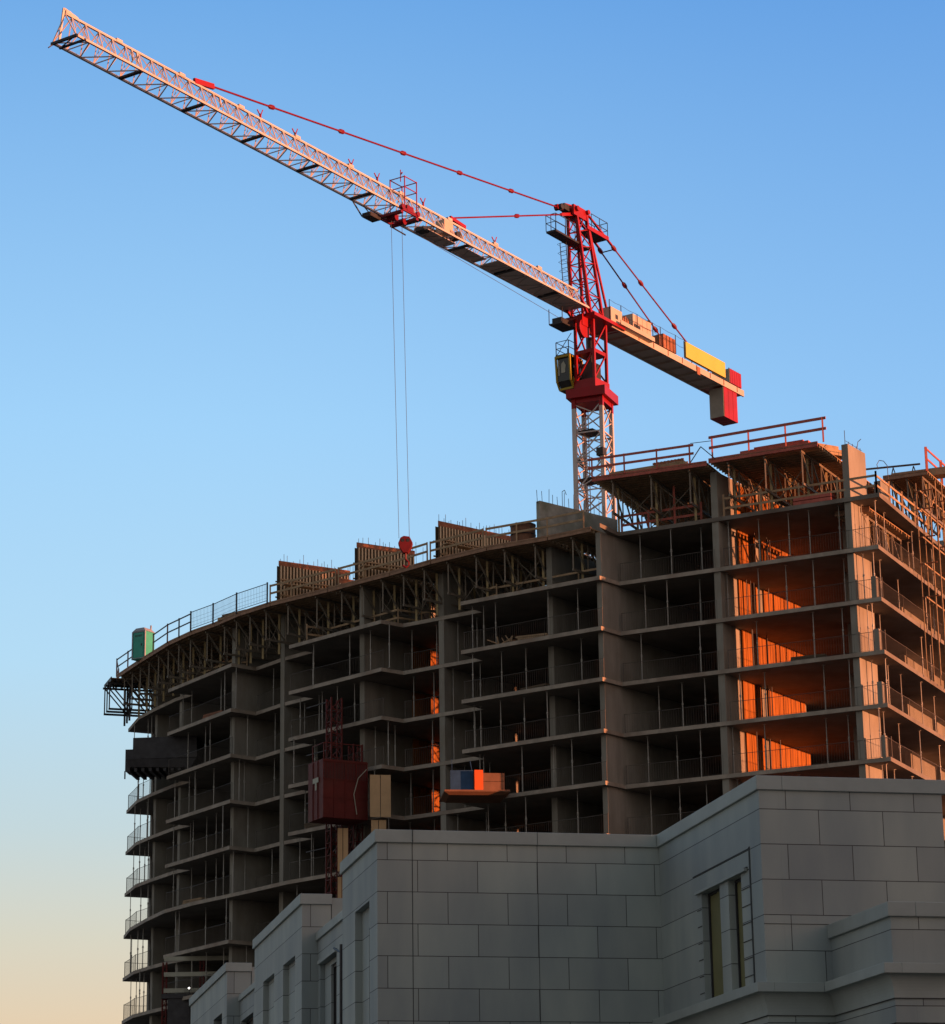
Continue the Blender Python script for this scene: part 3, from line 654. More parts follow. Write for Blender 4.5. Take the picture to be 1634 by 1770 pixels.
# construction hoist
e = empty('construction_hoist', (-9.19, 158.0, 0), R(28), 'dark red construction hoist with its cage on a lattice mast before the tower', 'hoist')
def lattice(m, x0, x1, y0, y1, z0, z1, pitch, rc, rd, xb=True, faces='xyXY'):
    C = [(x0, y0), (x1, y0), (x1, y1), (x0, y1)]
    for c in C: m.beam((c[0], c[1], z0), (c[0], c[1], z1), rc)
    nlev = max(1, round((z1 - z0) / pitch)); st = (z1 - z0) / nlev
    for i in range(nlev):
        za = z0 + i * st; zb = za + st
        for j in range(4):
            a, b = C[j], C[(j + 1) % 4]
            m.beam((a[0], a[1], za), (b[0], b[1], za), rd)
            m.beam((a[0], a[1], za), (b[0], b[1], zb), rd)
            if xb: m.beam((b[0], b[1], za), (a[0], a[1], zb), rd)
m = MB(); lattice(m, 1.6, 2.3, 2.25, 2.95, 0, 36.6, .75, .08, .04, False); m.build('mast', 'hoist_red', e)
m = MB(); lattice(m, 3.1, 3.7, 2.25, 2.95, 0, 33.8, .75, .07, .04, False); m.build('mast', 'hoist_red', e)
m = MB()
for z in range(3, 37, 3): m.beam((1.6, 2.9, z + .4), (1.2, 5.0, z + .4), .06).beam((2.3, 2.9, z + .4), (2.8, 5.0, z + .4), .06)
m.build('wall_tie', 'dark_steel', e)
MB().box(0, 2.95, 0, 2.1, 28.7, 28.85).box(0, 2.95, 0, 2.1, 32.15, 32.25).box(0, .05, 0, 2.1, 28.85, 32.15).box(2.9, 2.95, 0, 2.1, 28.85, 32.15).box(.05, 2.9, 0, .04, 28.85, 32.15).box(.05, 2.9, 2.06, 2.1, 28.85, 32.15).build('cage', 'hoist_red', e)
m = MB()
for x in (.03, .75, 1.48, 2.2, 2.92): m.box(x - .03, x + .03, -.05, -.002, 28.72, 32.2)
for z in (28.72, 29.9, 31.0, 32.1): m.box(-.02, 2.97, -.055, -.051, z, z + .08)
for y in (.7, 1.4): m.box(-.05, -.002, y - .03, y + .03, 28.72, 32.2)
m.build('cage_rib', 'hoist_red', e)
m = MB()
for i in range(28): m.box(.1 + i * .1, .115 + i * .1, -.03, -.01, 31.05, 32.05)
m.build('mesh_door', 'dark_steel', e)
m = MB(); m.beam((.2, .3, 32.25), (.2, .3, 33.3), .05).beam((2.7, .3, 32.25), (2.7, .3, 33.3), .05).beam((.2, .3, 33.3), (2.7, .3, 33.3), .05).beam((.2, 1.9, 32.25), (.2, 1.9, 33.3), .05).beam((.2, .3, 33.3), (.2, 1.9, 33.3), .05)
m.build('roof_rail', 'hoist_red', e)
MB().box(-.07, -.055, .5, 1.3, 30.9, 31.2).box(-.075, -.057, .75, .95, 30.45, 30.9).build('faded_notice', 'cream_beam', e)
m = MB(); m.path([V((3.0, 0, 31.9)), V((2.3, -.1, 31.2)), V((2.0, -.12, 30.2)), V((2.2, -.1, 29.0))], .025); m.build('cable', 'cream_beam', e)
# plywood hoist enclosures
for (lb, x, y, Y, W, H) in [('pale plywood enclosure of two panels beside the hoist cage', 640, 1412, 158.5, 1.25, 2.55), ('short pale plywood panel below the two-panel enclosure', 642, 1446, 158.8, .9, 1.0),
                            ('upper orange-tinted plywood strip beside the grey parapet', 584, 1506, 159.5, .62, 2.6), ('lower orange-tinted plywood strip beside the grey parapet', 584, 1562, 160.2, .5, 1.6)]:
    P = at(x, y, Y); o = empty('plywood_hoarding', P, R(8), lb, 'hoarding', 'plywood panels at the hoist landings')
    MB().box(0, W / 2 - .02, 0, .05, 0, H).box(W / 2 + .02, W, 0, .05, 0, H).build('panel', 'pale_plywood', o); MB().box(.05, .12, .05, .12, 0, H - .05).box(W - .12, W - .05, .05, .12, 0, H - .05).build('stud', 'timber', o)
# mast climber low on the left
e = empty('mast_climber', (-20.6, 176.2, 0), R(-2), 'work platform with red masts and long pale beams low at the left of the tower', 'work platform')
m = MB(); lattice(m, -.1, .15, 0, .25, 0, 22.4, .6, .06, .03, False); m.build('mast', 'hoist_red', e)
m = MB(); lattice(m, 2.35, 2.6, 0, .25, 0, 22.6, .6, .06, .03, False); m.build('mast', 'hoist_red', e)
P1, P2, P3 = at(262, 1657, 176), at(262, 1684, 176), at(262, 1712, 176)
for q, L in ((P1, 7.2), (P2, 6.6), (P3, 3.6)): MB().box(0, L, -.12, .12, q.z - .16, q.z + .12).build('beam', 'cream_beam', e)
MB().box(-.1, 2.0, -.4, .8, P3.z - .55, P3.z - .25).box(.3, 1.8, -.3, .7, P3.z - 2.4, P3.z - .56).build('drive_unit', 'dark_steel', e)
m = MB(); m.beam((2.0, 0, P3.z - 3), (3.4, 0, P3.z - .3), .12).box(2.2, 3.2, -.2, .5, P3.z - 3.6, P3.z - .9).build('guard_panel', 'hoist_red', e)
for lb, x, y, Y in [('small bright site lamp on the low work platform', 327, 1708, 175.5), ('small bright site lamp behind the grey parapet', 577, 1570, 150)]:
    P = at(x, y, Y); o = empty('site_lamp', P, 0, lb, 'lamp', 'bright site lamps'); MB().tube((0, 0, 0), (0, -.04, 0), .06, 10).build('lens', 'lamp_glow', o); MB().tube((0, .15, 0), (0, 0.0, 0), .07, 10, .12).tube((0, .1, 0), (0, .1, -2.2), .03).build('housing', 'dark_steel', o)
#INTERIOR_MARKERS

# ---------------------------------------------------------------- tower crane
JX, JY, JZ = 7.802, 163.0, 62.05
crane = empty('tower_crane', (JX, JY, 0), R(-124.26), 'red and white tower crane with long lattice jib rising behind the tower', 'crane')
def cp(m, nm, mt, parent=None, smooth=False):   # part given in crane coordinates measured from the jib foot
    o = m.build(nm, mt, parent or crane, smooth=smooth)
    if parent is None: o.location = (0, 0, JZ)
    return o
# mast (turned against the jib)
m = MB(); a = R(46.6 - 34.26); c, s = math.cos(a), math.sin(a)
mm = MB(); lattice(mm, -.93, .93, -.93, .93, -JZ, -6.2, 1.9, .25, .075, False)
mm.v = [(x * c - y * s, x * s + y * c, z) for x, y, z in mm.v]
zz = -7.8
cp(mm, 'mast', 'crane_white')
m2 = MB()
nlev = 29
for i in range(nlev):
    za = -6.2 - i * 1.9
    for (p_, q_) in (((-.93, -.93), (.93, -.93)), ((.93, -.93), (.93, .93)), ((.93, .93), (-.93, .93)), ((-.93, .93), (-.93, -.93))):
        if i % 1 == 0: m2.beam((p_[0], p_[1], za - 1.9), (q_[0], q_[1], za - .95), .06).beam((q_[0], q_[1], za - .95), (p_[0], p_[1], za), .06)
m2.v = [(x * c - y * s, x * s + y * c, z) for x, y, z in m2.v]
cp(m2, 'mast_bracing', 'crane_white')
m3 = MB()
for i in range(60):
    z = -6.6 - i * .3; m3.beam((-.25, -.5, z), (.25, -.5, z), .025)
m3.beam((-.25, -.5, -6.3), (-.25, -.5, -25), .04).beam((.25, -.5, -6.3), (.25, -.5, -25), .04)
for z in (-8.0, -11.2, -14.0): m3.box(-.6, .9, -.8, .5, z, z + .06)
cp(m3, 'mast_ladder', 'dark_steel')
for sx, sy in ((-.2, -1.2), (.8, 1.1)):
    m = MB(); m.box(sx - .25, sx + .2, sy - .3, sy + .2, -9.85, -9.35); m.beam((sx, sy, -9.9), (sx * .5, sy * .5, -10.1), .05); cp(m, 'floodlight', 'dark_steel')
# ring
mm = MB(); mm.box(-1.02, 1.02, -1.02, 1.02, -6.15, -5.75); mm.box(-1.32, 1.32, -1.32, 1.32, -5.85, -5.25)
for x in (-1, 1):
    for y in (-1, 1): mm.box(x * .93 - .13, x * .93 + .13, y * .93 - .13, y * .93 + .13, -6.5, -5.85)
mm.v = [(x * c - y * s, x * s + y * c, z) for x, y, z in mm.v]; cp(mm, 'slewing_ring', 'crane_red')
m = MB(); m.box(-.88, .88, -.8, .8, -5.24, -4.55); cp(m, 'turret_base', 'crane_red')
m = MB(); lattice(m, -.75, .75, -.68, .68, -4.55, -.55, 1.9, .17, .09, False); m.box(-.8, .8, -.72, .72, -2.75, -2.55); cp(m, 'turret', 'crane_red')
m = MB(); m.box(-.5, .4, -.5, .4, -4.5, -3.3); m.tube((0, 0, -3.3), (0, 0, -1.5), .25, 12); cp(m, 'slewing_drive', 'dark_steel')
m = MB(); m.hexa([(-2.5, -1.2, -.5), (1.3, -1.2, -.5), (1.3, 1.15, -.5), (-2.5, 1.15, -.5)], [(-2.5, -1.2, -.28), (1.3, -1.2, -.28), (1.3, 1.15, -.28), (-2.5, 1.15, -.28)])
m.beam((1.3, .6, -.3), (2.3, .75, .5), .16).beam((1.3, -.6, -.3), (2.3, -.75, .5), .16); cp(m, 'slewing_platform', 'crane_red')
m = MB()
for i in range(10):
    t0, t1 = math.pi * i / 10, math.pi * (i + 1) / 10
m.tube((1.25, .1, -1.25), (1.25, .35, -1.25), .62, 18); m.box(.9, 1.6, .0, .4, -1.1, -.35); cp(m, 'gear_housing', 'crane_red')
m = MB(); m.box(1.3, 2.9, -1.3, -.3, -1.2, -1.1); m.beam((2.9, -1.3, -1.15), (2.9, -1.3, -.1), .04).beam((2.9, -.3, -1.15), (2.9, -.3, -.1), .04).box(1.8, 2.7, -1.2, -.5, -1.1, -.7); cp(m, 'lower_walkway', 'dark_steel')
# cab
cab = MB().box(0, 0, 0, 0, 0, 0) if False else None
m = MB()
X0c, X1c, Y0c, Y1c, Z0c, Z1c = -.25, 1.15, -1.9, -.86, -4.95, -2.75
for (x, y) in ((X0c, Y0c), (X0c, Y1c)): m.beam((x, y, Z0c), (x, y, Z1c), .1)
for y in (Y0c, Y1c): m.beam((X1c - .28, y, Z0c + .05), (X1c, y, Z0c + .5), .1); m.beam((X1c, y, Z0c + .45), (X1c + .12, y, Z1c), .12)
for z in (Z0c + .04, Z1c - .06):
    xe = X1c + .1 if z > -4 else X1c - .28
    m.beam((X0c, Y0c, z), (xe, Y0c, z), .1).beam((X0c, Y1c, z), (xe, Y1c, z), .1).beam((xe, Y0c, z), (xe, Y1c, z), .14).beam((X0c, Y0c, z), (X0c, Y1c, z), .1)
m.box(X0c, X1c - .3, Y1c - .03, Y1c - .01, Z0c + .05, Z0c + .8)
cabo = cp(m, 'operator_cab', 'cab_yellow')
m = MB(); m.box(X0c + .05, X1c - .3, Y0c + .03, Y1c - .03, Z0c + .0, Z0c + .08).box(X0c + .0, X0c + .06, Y0c + .05, Y1c - .05, Z0c + .1, Z1c - .1).box(X0c, X1c + .15, Y0c, Y1c, Z1c, Z1c + .08)
m.hexa([(X1c - .33, Y0c + .07, Z0c + .08), (X1c - .30, Y0c + .07, Z0c + .08), (X1c - .30, Y1c - .07, Z0c + .08), (X1c - .33, Y1c - .07, Z0c + .08)], [(X1c - .02, Y0c + .07, Z0c + .5), (X1c, Y0c + .07, Z0c + .5), (X1c, Y1c - .07, Z0c + .5), (X1c - .02, Y1c - .07, Z0c + .5)])
cp(m, 'cab_shell', 'dark_steel', cabo)
m = MB(); m.box(X1c - .0, X1c + .02, Y0c + .07, Y1c - .07, Z0c + .5, Z1c - .12).box(X0c + .1, X1c - .35, Y1c - .03, Y1c, Z0c + .85, Z1c - .12).box(X0c + .1, X1c - .35, Y0c, Y0c + .03, Z0c + .85, Z1c - .12)
cp(m, 'window', 'cab_glass', cabo)
m = MB(); m.box(X1c + .03, X1c + .05, Y0c + .12, Y0c + .22, Z0c + .9, Z1c - .25); m.add([(X1c + .05, -1.55, -3.9), (X1c + .05, -1.25, -3.9), (X1c + .05, -1.2, -3.4), (X1c + .05, -1.35, -3.1), (X1c + .05, -1.55, -3.3)], [(0, 1, 2, 3, 4)]); cp(m, 'glass_reflection', 'cream_beam', cabo)  # pale shapes painted on the windscreen stand for its bright reflections
m = MB()
for (x, y) in ((1.2, -1.9), (1.2, -.95), (-.2, -1.9), (.4, -.95)): m.beam((x, y, -2.68), (x, y, -1.75), .045)
for z in (-1.75, -2.2): m.beam((1.2, -1.9, z), (1.2, -.95, z), .035).beam((1.2, -1.9, z), (-.2, -1.9, z), .035).beam((1.2, -.95, z), (.4, -.95, z), .035)
m.beam((1.2, -1.9, -2.7), (.9, -.9, -1.2), .035); cp(m, 'cab_railing', 'dark_steel', cabo)
# jib lattice: triangular section, apex up
m = MB(); mr = MB(); md = MB()
def jz(x): return 0.0
HW = .78; HT = 1.42; N = 48; x0 = 1.4; x1 = 49.6; st = (x1 - x0) / N
m.beam((x0, 0, HT - .1), (x1, 0, HT), .115); 
for y in (HW, -HW): m.beam((x0, y, 0), (x1, y, 0), .115)
for i in range(N + 1):
    x = x0 + i * st
    for y in (HW, -HW):
        t = .05
        m.beam((x, y, .04), (x + (st * .5 if i < N else 0), 0, HT - .05), t)
        if i < N: m.beam((x + st * .5, 0, HT - .05), (x + st, y, .04), t)
        if i < N and i % 2: m.beam((x, y, .04), (x + .02, 0, HT - .05), .028)
    if i < N:
        if i % 2: m.beam((x, HW, 0), (x + st, -HW, 0), .05)
        else: m.beam((x, -HW, 0), (x + st, HW, 0), .05)
        if i % 2: m.beam((x, -HW, 0), (x, HW, 0), .045)
jib = cp(m, 'jib', 'crane_white')
for xx in [5 + 4.95 * i for i in range(9)]: cp(MB().beam((xx, -HW, -.03), (xx, HW, -.03), .22, .1), 'cross_beam', 'dark_steel', jib)
mr.beam((x1, -HW - .1, -.03), (x1, HW + .1, -.03), .12, .14).beam((x1 - .6, -HW - .1, -.03), (x1 - .6, HW + .1, -.03), .1, .1).beam((x1, HW, 0), (x1 - .6, -HW, 0), .05)
mr.beam((x1 - .1, -HW, .02), (x1 + .2, -HW - .1, -.3), .06); cp(mr, 'end_frame', 'dark_steel', jib)
mr = MB(); mr.beam((x1 + .0, -.35, 0), (x1 + .1, 0, HT + .25), .1).beam((x1 + .1, 0, HT + .2), (x1 - .9, 0, HT + .05), .12).box(x1 - .35, x1, -.08, .08, HT + .02, HT + .2)
cp(mr, 'tip_post', 'crane_white', jib)
for xx in (44.2, 44.6, 37.5): mr = MB(); mr.beam((xx, 0, HT - .05), (xx, .12, HT - .65), .09); cp(mr, 'tie_plate', 'crane_white', jib)
for xx in [6 + i * 4.95 for i in range(9)]: mr = MB(); mr.box(xx - .22, xx + .22, -.09, .09, HT - .05, HT + .14); cp(mr, 'chord_joint', 'crane_white', jib)
mr = MB()
for xx in (8.3, 11.0, 18.6, 23.2, 25.7, 30.9, 34.0)[1:]: mr = MB(); mr.beam((xx, 0, HT), (xx, 0, HT + .28), .09).beam((xx, -.05, HT + .25), (xx + .15, -.1, HT + .52), .05).beam((xx, .05, HT + .25), (xx - .08, .1, HT + .52), .05); cp(mr, 'cable_bracket', 'crane_red', jib)
mr = MB(); mr.box(1.6, 11.6, -.70, .62, .03, .07).box(12.2, 14.6, -.7, .2, .03, .07).box(15.4, 18.4, -.7, .1, .03, .08).build; cp(mr, 'jib_walkway', 'crane_white', jib)
md.tube((18.0, -.5, -.25), (1.5, -1.0, -.55), .018, 4); cp(md, 'trolley_rope', 'rope_steel', jib)
mr = MB(); mr.box(16.3, 17.2, -.1, .55, .12, .95); cp(mr, 'trolley_winch_box', 'crane_cream', jib)
mr = MB(); mr.box(15.9, 18.0, -.65, -.1, .1, .4).tube((15.7, .0, .35), (15.7, .6, .35), .28, 12).box(18.0, 18.6, -.6, .0, -.05, .2); cp(mr, 'trolley_winch', 'dark_steel', jib)
# trolley
XT = 21.3
m = MB()
for y in (-.95, .95): m.box(XT - .8, XT + .8, y - .05, y + .05, -.2, .0)
for dx in (-.75, .75):
    m.box(XT + dx - .12, XT + dx + .12, -.95, .95, -.36, -.2)
    for y in (-.95, .95): m.tube((XT + dx, y - .1, .0), (XT + dx, y + .1, .0), .16, 12)
m.tube((XT - .4, -.3, -.38), (XT - .4, .3, -.38), .2, 12).tube((XT + .4, -.3, -.38), (XT + .4, .3, -.38), .2, 12).box(XT - .3, XT + .35, .85, 1.02, -.1, .25)
tr = cp(m, 'trolley', 'pendant_red')
m = MB(); m.box(XT + .9, XT + 1.9, -1.1, -.5, -.55, -.3).beam((XT + 1.9, -1.1, -.5), (XT + 2.6, -1.3, .35), .06).beam((XT + 1.9, -.5, -.5), (XT + 2.1, -.9, .1), .06).beam((XT - .9, -.95, -.3), (XT - 2.2, -.95, -.35), .06)
cp(m, 'trolley_arm', 'dark_steel', tr)
m = MB()
for (x, y) in ((XT + .5, .95), (XT - .7, .95), (XT + .5, -.1), (XT - .7, -.1)): m.beam((x, y, 0), (x, y, 2.05), .05)
for z in (1.35, 2.0):
    m.beam((XT + .5, .95, z), (XT - .7, .95, z), .045).beam((XT + .5, -.1, z), (XT - .7, -.1, z), .045).beam((XT + .5, .95, z), (XT + .5, -.1, z), .045).beam((XT - .7, .95, z), (XT - .7, -.1, z), .045)
m.beam((XT, .3, 2.0), (XT, .3, 2.75), .04).beam((XT, .3, 2.45), (XT + .1, .5, 2.5), .06); cp(m, 'trolley_basket', 'crane_red', tr)
# hook block and ropes (world positions turned into crane space)
inv = (Matrix.Translation((JX, JY, 0)) @ Matrix.Rotation(R(-124.26), 4, 'Z')).inverted()
hb = V((-3.85, 147.0, 42.35)); hl = inv @ hb
m = MB()
for (p_, q_) in (((XT + .55, 0, JZ - .4), (hl.x + .25, hl.y - .28, hl.z + .45)), ((XT - .45, 0.05, JZ - .4), (hl.x - .1, hl.y + .2, hl.z + .45))): m.tube(p_, q_, .014, 5)
m.build('hoist_rope', 'rope_steel', crane)
hk = empty('hook_block', (0, 0, 0)); del hk
hko = bpy.data.objects['hook_block']; hko.parent = crane; hko.location = hl; hko.rotation_euler = (0, 0, R(124.26))
prof = [(-.1, .55), (.24, .5), (.42, .12), (.34, -.15), (.14, -.45), (-.14, -.45), (-.34, -.15), (-.42, .12), (-.28, .45)]
m = MB(); m.add([(x, -.22, z) for x, z in prof] + [(x, .22, z) for x, z in prof], [tuple(range(9)), tuple(range(9, 18))[::-1]] + [(i, (i + 1) % 9, 9 + (i + 1) % 9, 9 + i) for i in range(9)])
m.build('block_cheek', 'hook_red', hko, bevel=.03); m = MB(); m.tube((-.15, -.235, .28), (-.15, .235, .28), .1, 14); m.tube((.15, -.235, .28), (.15, .235, .28), .1, 14); m.build('sheave', 'dark_steel', hko)
m = MB(); m.tube((0, 0, -.4), (0, 0, -.8), .07).path([V((0, 0, -.8)), V((.16, 0, -.95)), V((.16, 0, -1.15)), V((0, 0, -1.27)), V((-.16, 0, -1.15))], .06, 8); m.build('hook', 'hook_red', hko)
# apex tower
m = MB()
F0, F1, B0, B1 = (1.1, 0), (1.85, 6.35), (-.35, 0), (.75, 6.9)
def leg(a, b, f, y0, y1): return V((a[0] + (b[0] - a[0]) * f, y0 + (y1 - y0) * f, a[1] + (b[1] - a[1]) * f))
for sg in (1, -1):
    m.beam(leg(F0, F1, -.06, sg * .7, sg * .34), leg(F0, F1, 1, sg * .7, sg * .34), .17)
    m.beam(leg(B0, B1, -.06, sg * .72, sg * .34), leg(B0, B1, 1, sg * .72, sg * .34), .17)
    m.beam(leg(B0, B1, -.05, sg * .72, sg * .34) + V((-.85, 0, 0)), leg(B0, B1, .97, sg * .72, sg * .34), .12)
nb = 6
for i in range(nb):
    f0, f1 = i / nb, (i + 1) / nb
    for (A_, B_) in ((('F', 1), ('B', 1)), (('F', -1), ('B', -1)), (('B', 1), ('B', -1)), (('F', 1), ('F', -1))):
        def g(k, f): return leg(F0, F1, f, k[1] * .7, k[1] * .34) if k[0] == 'F' else leg(B0, B1, f, k[1] * .72, k[1] * .34)
        m.beam(g(A_, f0), g(B_, f0), .06); m.beam(g(A_, f0), g(B_, f1), .06) if i % 2 else m.beam(g(B_, f0), g(A_, f1), .06)
ap = cp(m, 'apex_tower', 'crane_red')
m = MB(); m.box(.5, 2.3, -.42, -.26, 6.3, 7.0).box(.5, 2.3, .26, .42, 6.3, 7.0).box(.6, 1.3, -.26, .26, 6.7, 7.15).tube((2.0, -.6, 6.75), (2.0, .6, 6.75), .18, 12).tube((.7, -.6, 6.9), (.7, .6, 6.9), .16, 12)
m.beam((2.0, -.1, 6.8), (3.7, -.05, 6.45), .22, .3).beam((2.1, .12, 6.4), (3.4, .1, 5.95), .14, .2).beam((.9, 0, 7.2), (2.4, -.3, 7.1), .3, .1); cp(m, 'apex_head', 'crane_red', ap)
m = MB(); m.tube((3.4, -.3, 6.5), (3.4, .25, 6.5), .2, 12).box(2.5, 3.1, -.25, .2, 6.45, 6.85); cp(m, 'apex_sheave', 'dark_steel', ap)
m = MB(); m.box(.4, 4.5, -.35, .4, 4.40, 4.52); cp(m, 'apex_platform', 'dark_steel', ap); m = MB(); m.box(-1.7, .6, -.5, .5, 5.75, 5.85); cp(m, 'apex_platform', 'dark_steel', ap)
m = MB(); m.box(-1.75, .9, .5, .56, 5.70, 5.98); cp(m, 'platform_kickboard', 'crane_red', ap)
m = MB()
for (P_, zf) in (([(2.2, -.35), (4.5, -.35), (4.5, .4), (2.2, .4)], 4.52), ([(.6, -.5), (-1.7, -.5), (-1.7, .5), (.3, .5)], 5.85)):
    for a_, b_ in zip(P_[:-1], P_[1:]):
        for h in (.55, 1.1): m.beam((a_[0], a_[1], zf + h), (b_[0], b_[1], zf + h), .035)
        for f in (0, .5, 1): m.beam((a_[0] + (b_[0] - a_[0]) * f, a_[1] + (b_[1] - a_[1]) * f, zf), (a_[0] + (b_[0] - a_[0]) * f, a_[1] + (b_[1] - a_[1]) * f, zf + 1.1), .035)
cp(m, 'platform_railing', 'dark_steel', ap)
m = MB()
for y in (-.55, -.1): m.beam((2.2, y, .4), (2.55, y, 4.4), .04)
for i in range(15): f = i / 14; m.beam((2.2 + .35 * f, -.55, .4 + 4 * f), (2.2 + .35 * f, -.1, .4 + 4 * f), .025)
for i in range(7):
    f = i / 6; x = 2.2 + .35 * f; z = .6 + 3.6 * f; m.path([V((x, -.55, z)), V((x + .35, -.55, z)), V((x + .45, -.32, z)), V((x + .35, -.1, z)), V((x, -.1, z))], .014, 4)
cp(m, 'apex_ladder', 'dark_steel', ap)
# pendants
def pendant(a, b, nconn, fr, r=.055, name='pendant_bar'):
    a = V(a); b = V(b); m = MB(); m.tube(a, b, r, 6); d = (b - a).normalized()
    for f in fr:
        P = a + (b - a) * f; m.tube(P - d * .32, P - d * .12, .05, 8, .14); m.tube(P - d * .12, P + d * .12, .14, 8); m.tube(P + d * .12, P + d * .32, .14, 8, .05)
    return cp(m, name, 'pendant_red')
pendant((3.6, -.05, 6.45), (38.2, 0, HT + .35), 0, (.155, .32, .49, .665, .85))
pendant((3.4, .1, 5.95), (15.6, 0, HT + .25), 0, (.42,))
m = MB(); m.beam((38.0, 0, HT + .38), (39.6, 0, HT + .12), .16, .3).beam((15.8, 0, HT + .22), (14.2, 0, HT + .1), .14, .22); cp(m, 'pendant_anchor', 'crane_red')
for sg in (1, -1):
    pendant((.5, sg * .42, 6.75), (-14.3 if sg > 0 else -13.6, sg * .72, .1), 0, (.2, .42, .70) if sg > 0 else (.2, .42, .71), .055)
    m = MB(); m.beam((.5, sg * .42, 6.75), (-2.2, sg * .48, 5.55), .12, .12); cp(m, 'pendant_head', 'crane_red')
m = MB(); m.beam((-2.6, .46, 5.4), (-2.6, -.46, 5.4), .06); cp(m, 'pendant_spreader', 'dark_steel')
# counter jib
m = MB(); m.box(-18.9, -1.2, .80, .92, -.56, -.12).box(-18.9, -1.2, -.92, -.80, -.56, -.12).box(-18.9, -1.2, -.80, .80, -.40, -.34)
for i in range(12): m.box(-18.7 + i * 1.5, -18.55 + i * 1.5, -.80, .80, -.54, -.40)
cj = cp(m, 'counter_jib', 'crane_cream')
m = MB()
for i in range(9): m.box(-2.7 - i * 1.9, -2.66 - i * 1.9, .92, .96, -.5, -.1)
m.box(-12.6, -12.2, .92, .98, -.75, -.2); cp(m, 'beam_joint', 'rust_red', cj)
m = MB(); m.box(-5.9, -1.6, .2, 1.35, -.34, -.24).box(-5.9, -1.6, 1.33, 1.38, -.34, -.05); cp(m, 'side_platform', 'crane_cream', cj)
m = MB(); m.box(-2.3, -.9, .1, 1.05, -.2, .75); cp(m, 'control_cabinet', 'crane_cream', cj)
m = MB(); m.box(-6.35, -4.0, -.55, .86, -.1, 1.22).box(-4.05, -3.96, -.4, .7, .1, 1.0); cp(m, 'winch_house', 'crane_cream', cj)
m = MB(); m.box(-4.9, -4.1, .865, .885, .2, .55).box(-6.3, -6.2, .3, .85, 1.22, 1.4).box(-1.75, -1.45, 1.055, 1.07, .05, .35); cp(m, 'vent_grille', 'dark_steel', cj)
m = MB()
for x in (-4.6, -5.2, -5.8): m.box(x - .012, x + .012, .861, .868, -.05, 1.2)
m.box(-6.3, -4.05, .861, .867, .62, .645).tube((-5.5, .2, 1.22), (-5.5, .2, 1.5), .09, 8); cp(m, 'panel_seam', 'rust_red', cj)
m = MB()
for x in (-3.6, -3.3, -3.0): m.beam((x, .8, -.1), (x, .8, .7), .05)
cp(m, 'winch_frame', 'dark_steel', cj)
m = MB(); m.tube((-3.2, -.4, .35), (-3.2, .8, .35), .42, 16).box(-3.9, -2.6, -.5, .75, -.1, .0); cp(m, 'hoist_drum', 'rust_red', cj)
m = MB()
for i in range(4): m.box(-8.3 - i * .44, -7.95 - i * .44, -.3, .85, .0, .98)
m.box(-7.95, -7.7, -.35, .7, .1, .85); cp(m, 'resistor_stack', 'rust_red', cj)
m = MB(); m.box(-16.25, -10.8, .82, .95, .1, 1.2); cp(m, 'side_board', 'crane_yellow', cj)
m = MB()
for x in (-11.8, -14.0, -15.6): m.beam((x, .8, -.1), (x, .8, 1.25), .05)
m.box(-16.3, -10.75, .80, .815, .06, 1.24); cp(m, 'board_frame', 'dark_steel', cj)
for (nm, b, g) in (('ballast_block', (-17.95, -16.05, -.3, .86, -2.75, -.57), 3), ('ballast_block', (-18.7, -17.05, -.6, .86, .0, 1.05), 5)):
    x0_, x1_, y0_, y1_, z0_, z1_ = b; m = MB(); wv = (x1_ - x0_) / g
    for i in range(g): m.box(x0_ + i * wv + .015, x0_ + (i + 1) * wv - .015, y0_, y1_ + .0, z0_, z1_)
    m.box(x0_ + .02, x1_ - .02, y0_ + .02, y1_ - .02, z0_ + .02, z1_ - .02); bb = cp(m, nm, 'crane_red', cj)
    m = MB(); m.box(x1_, x1_ + .03, y0_ + .02, y1_ - .03, z0_ + .03, z1_ - .03); cp(m, 'concrete_face', 'ballast', bb)
    if g == 5:
        m = MB(); [m.beam((x0_ + (i + .5) * wv, .7, z1_), (x0_ + (i + .5) * wv, .7, z1_ + .12), .05) for i in range(5)]; cp(m, 'lifting_eye', 'dark_steel', bb)
m = MB()
for yy in (.95,):
    xs = [-.9, -2.35, -4.4, -6.4, -7.4, -9.4, -10.6]
    for x in xs: m.beam((x, yy, -.1), (x, yy, 1.25), .04)
    for z in (.65, 1.25):
        for a_, b_ in zip(xs[:-1], xs[1:]): m.tube((a_, yy, z), ((a_ + b_) / 2, yy, z - .06), .014, 4); m.tube(((a_ + b_) / 2, yy, z - .06), (b_, yy, z), .014, 4)
xs = [-1.0, -4, -7, -10, -13, -16]
for x in xs: m.beam((x, -.95, -.1), (x, -.95, 1.1), .04)
for z in (.6, 1.1): m.beam((-1, -.95, z), (-16, -.95, z), .03)
cp(m, 'counter_jib_railing', 'dark_steel', cj)

# ---------------------------------------------------------------- grey stone building
P0 = (-1.860, 49.356, 0)
sb = empty('stone_building', P0, R(12.1), 'grey stone-clad building with stepped parapets and narrow windows in front', 'building')
def sp_(m, nm='wall', mt='stone_panels', par=None, bevel=0): return m.build(nm, mt, par or sb, bevel=bevel)
T = .35; ZC = 9.58
# front A (v=0) and C
sp_(MB().box(0, 5.42 + .3, 0, T, 0, ZC))
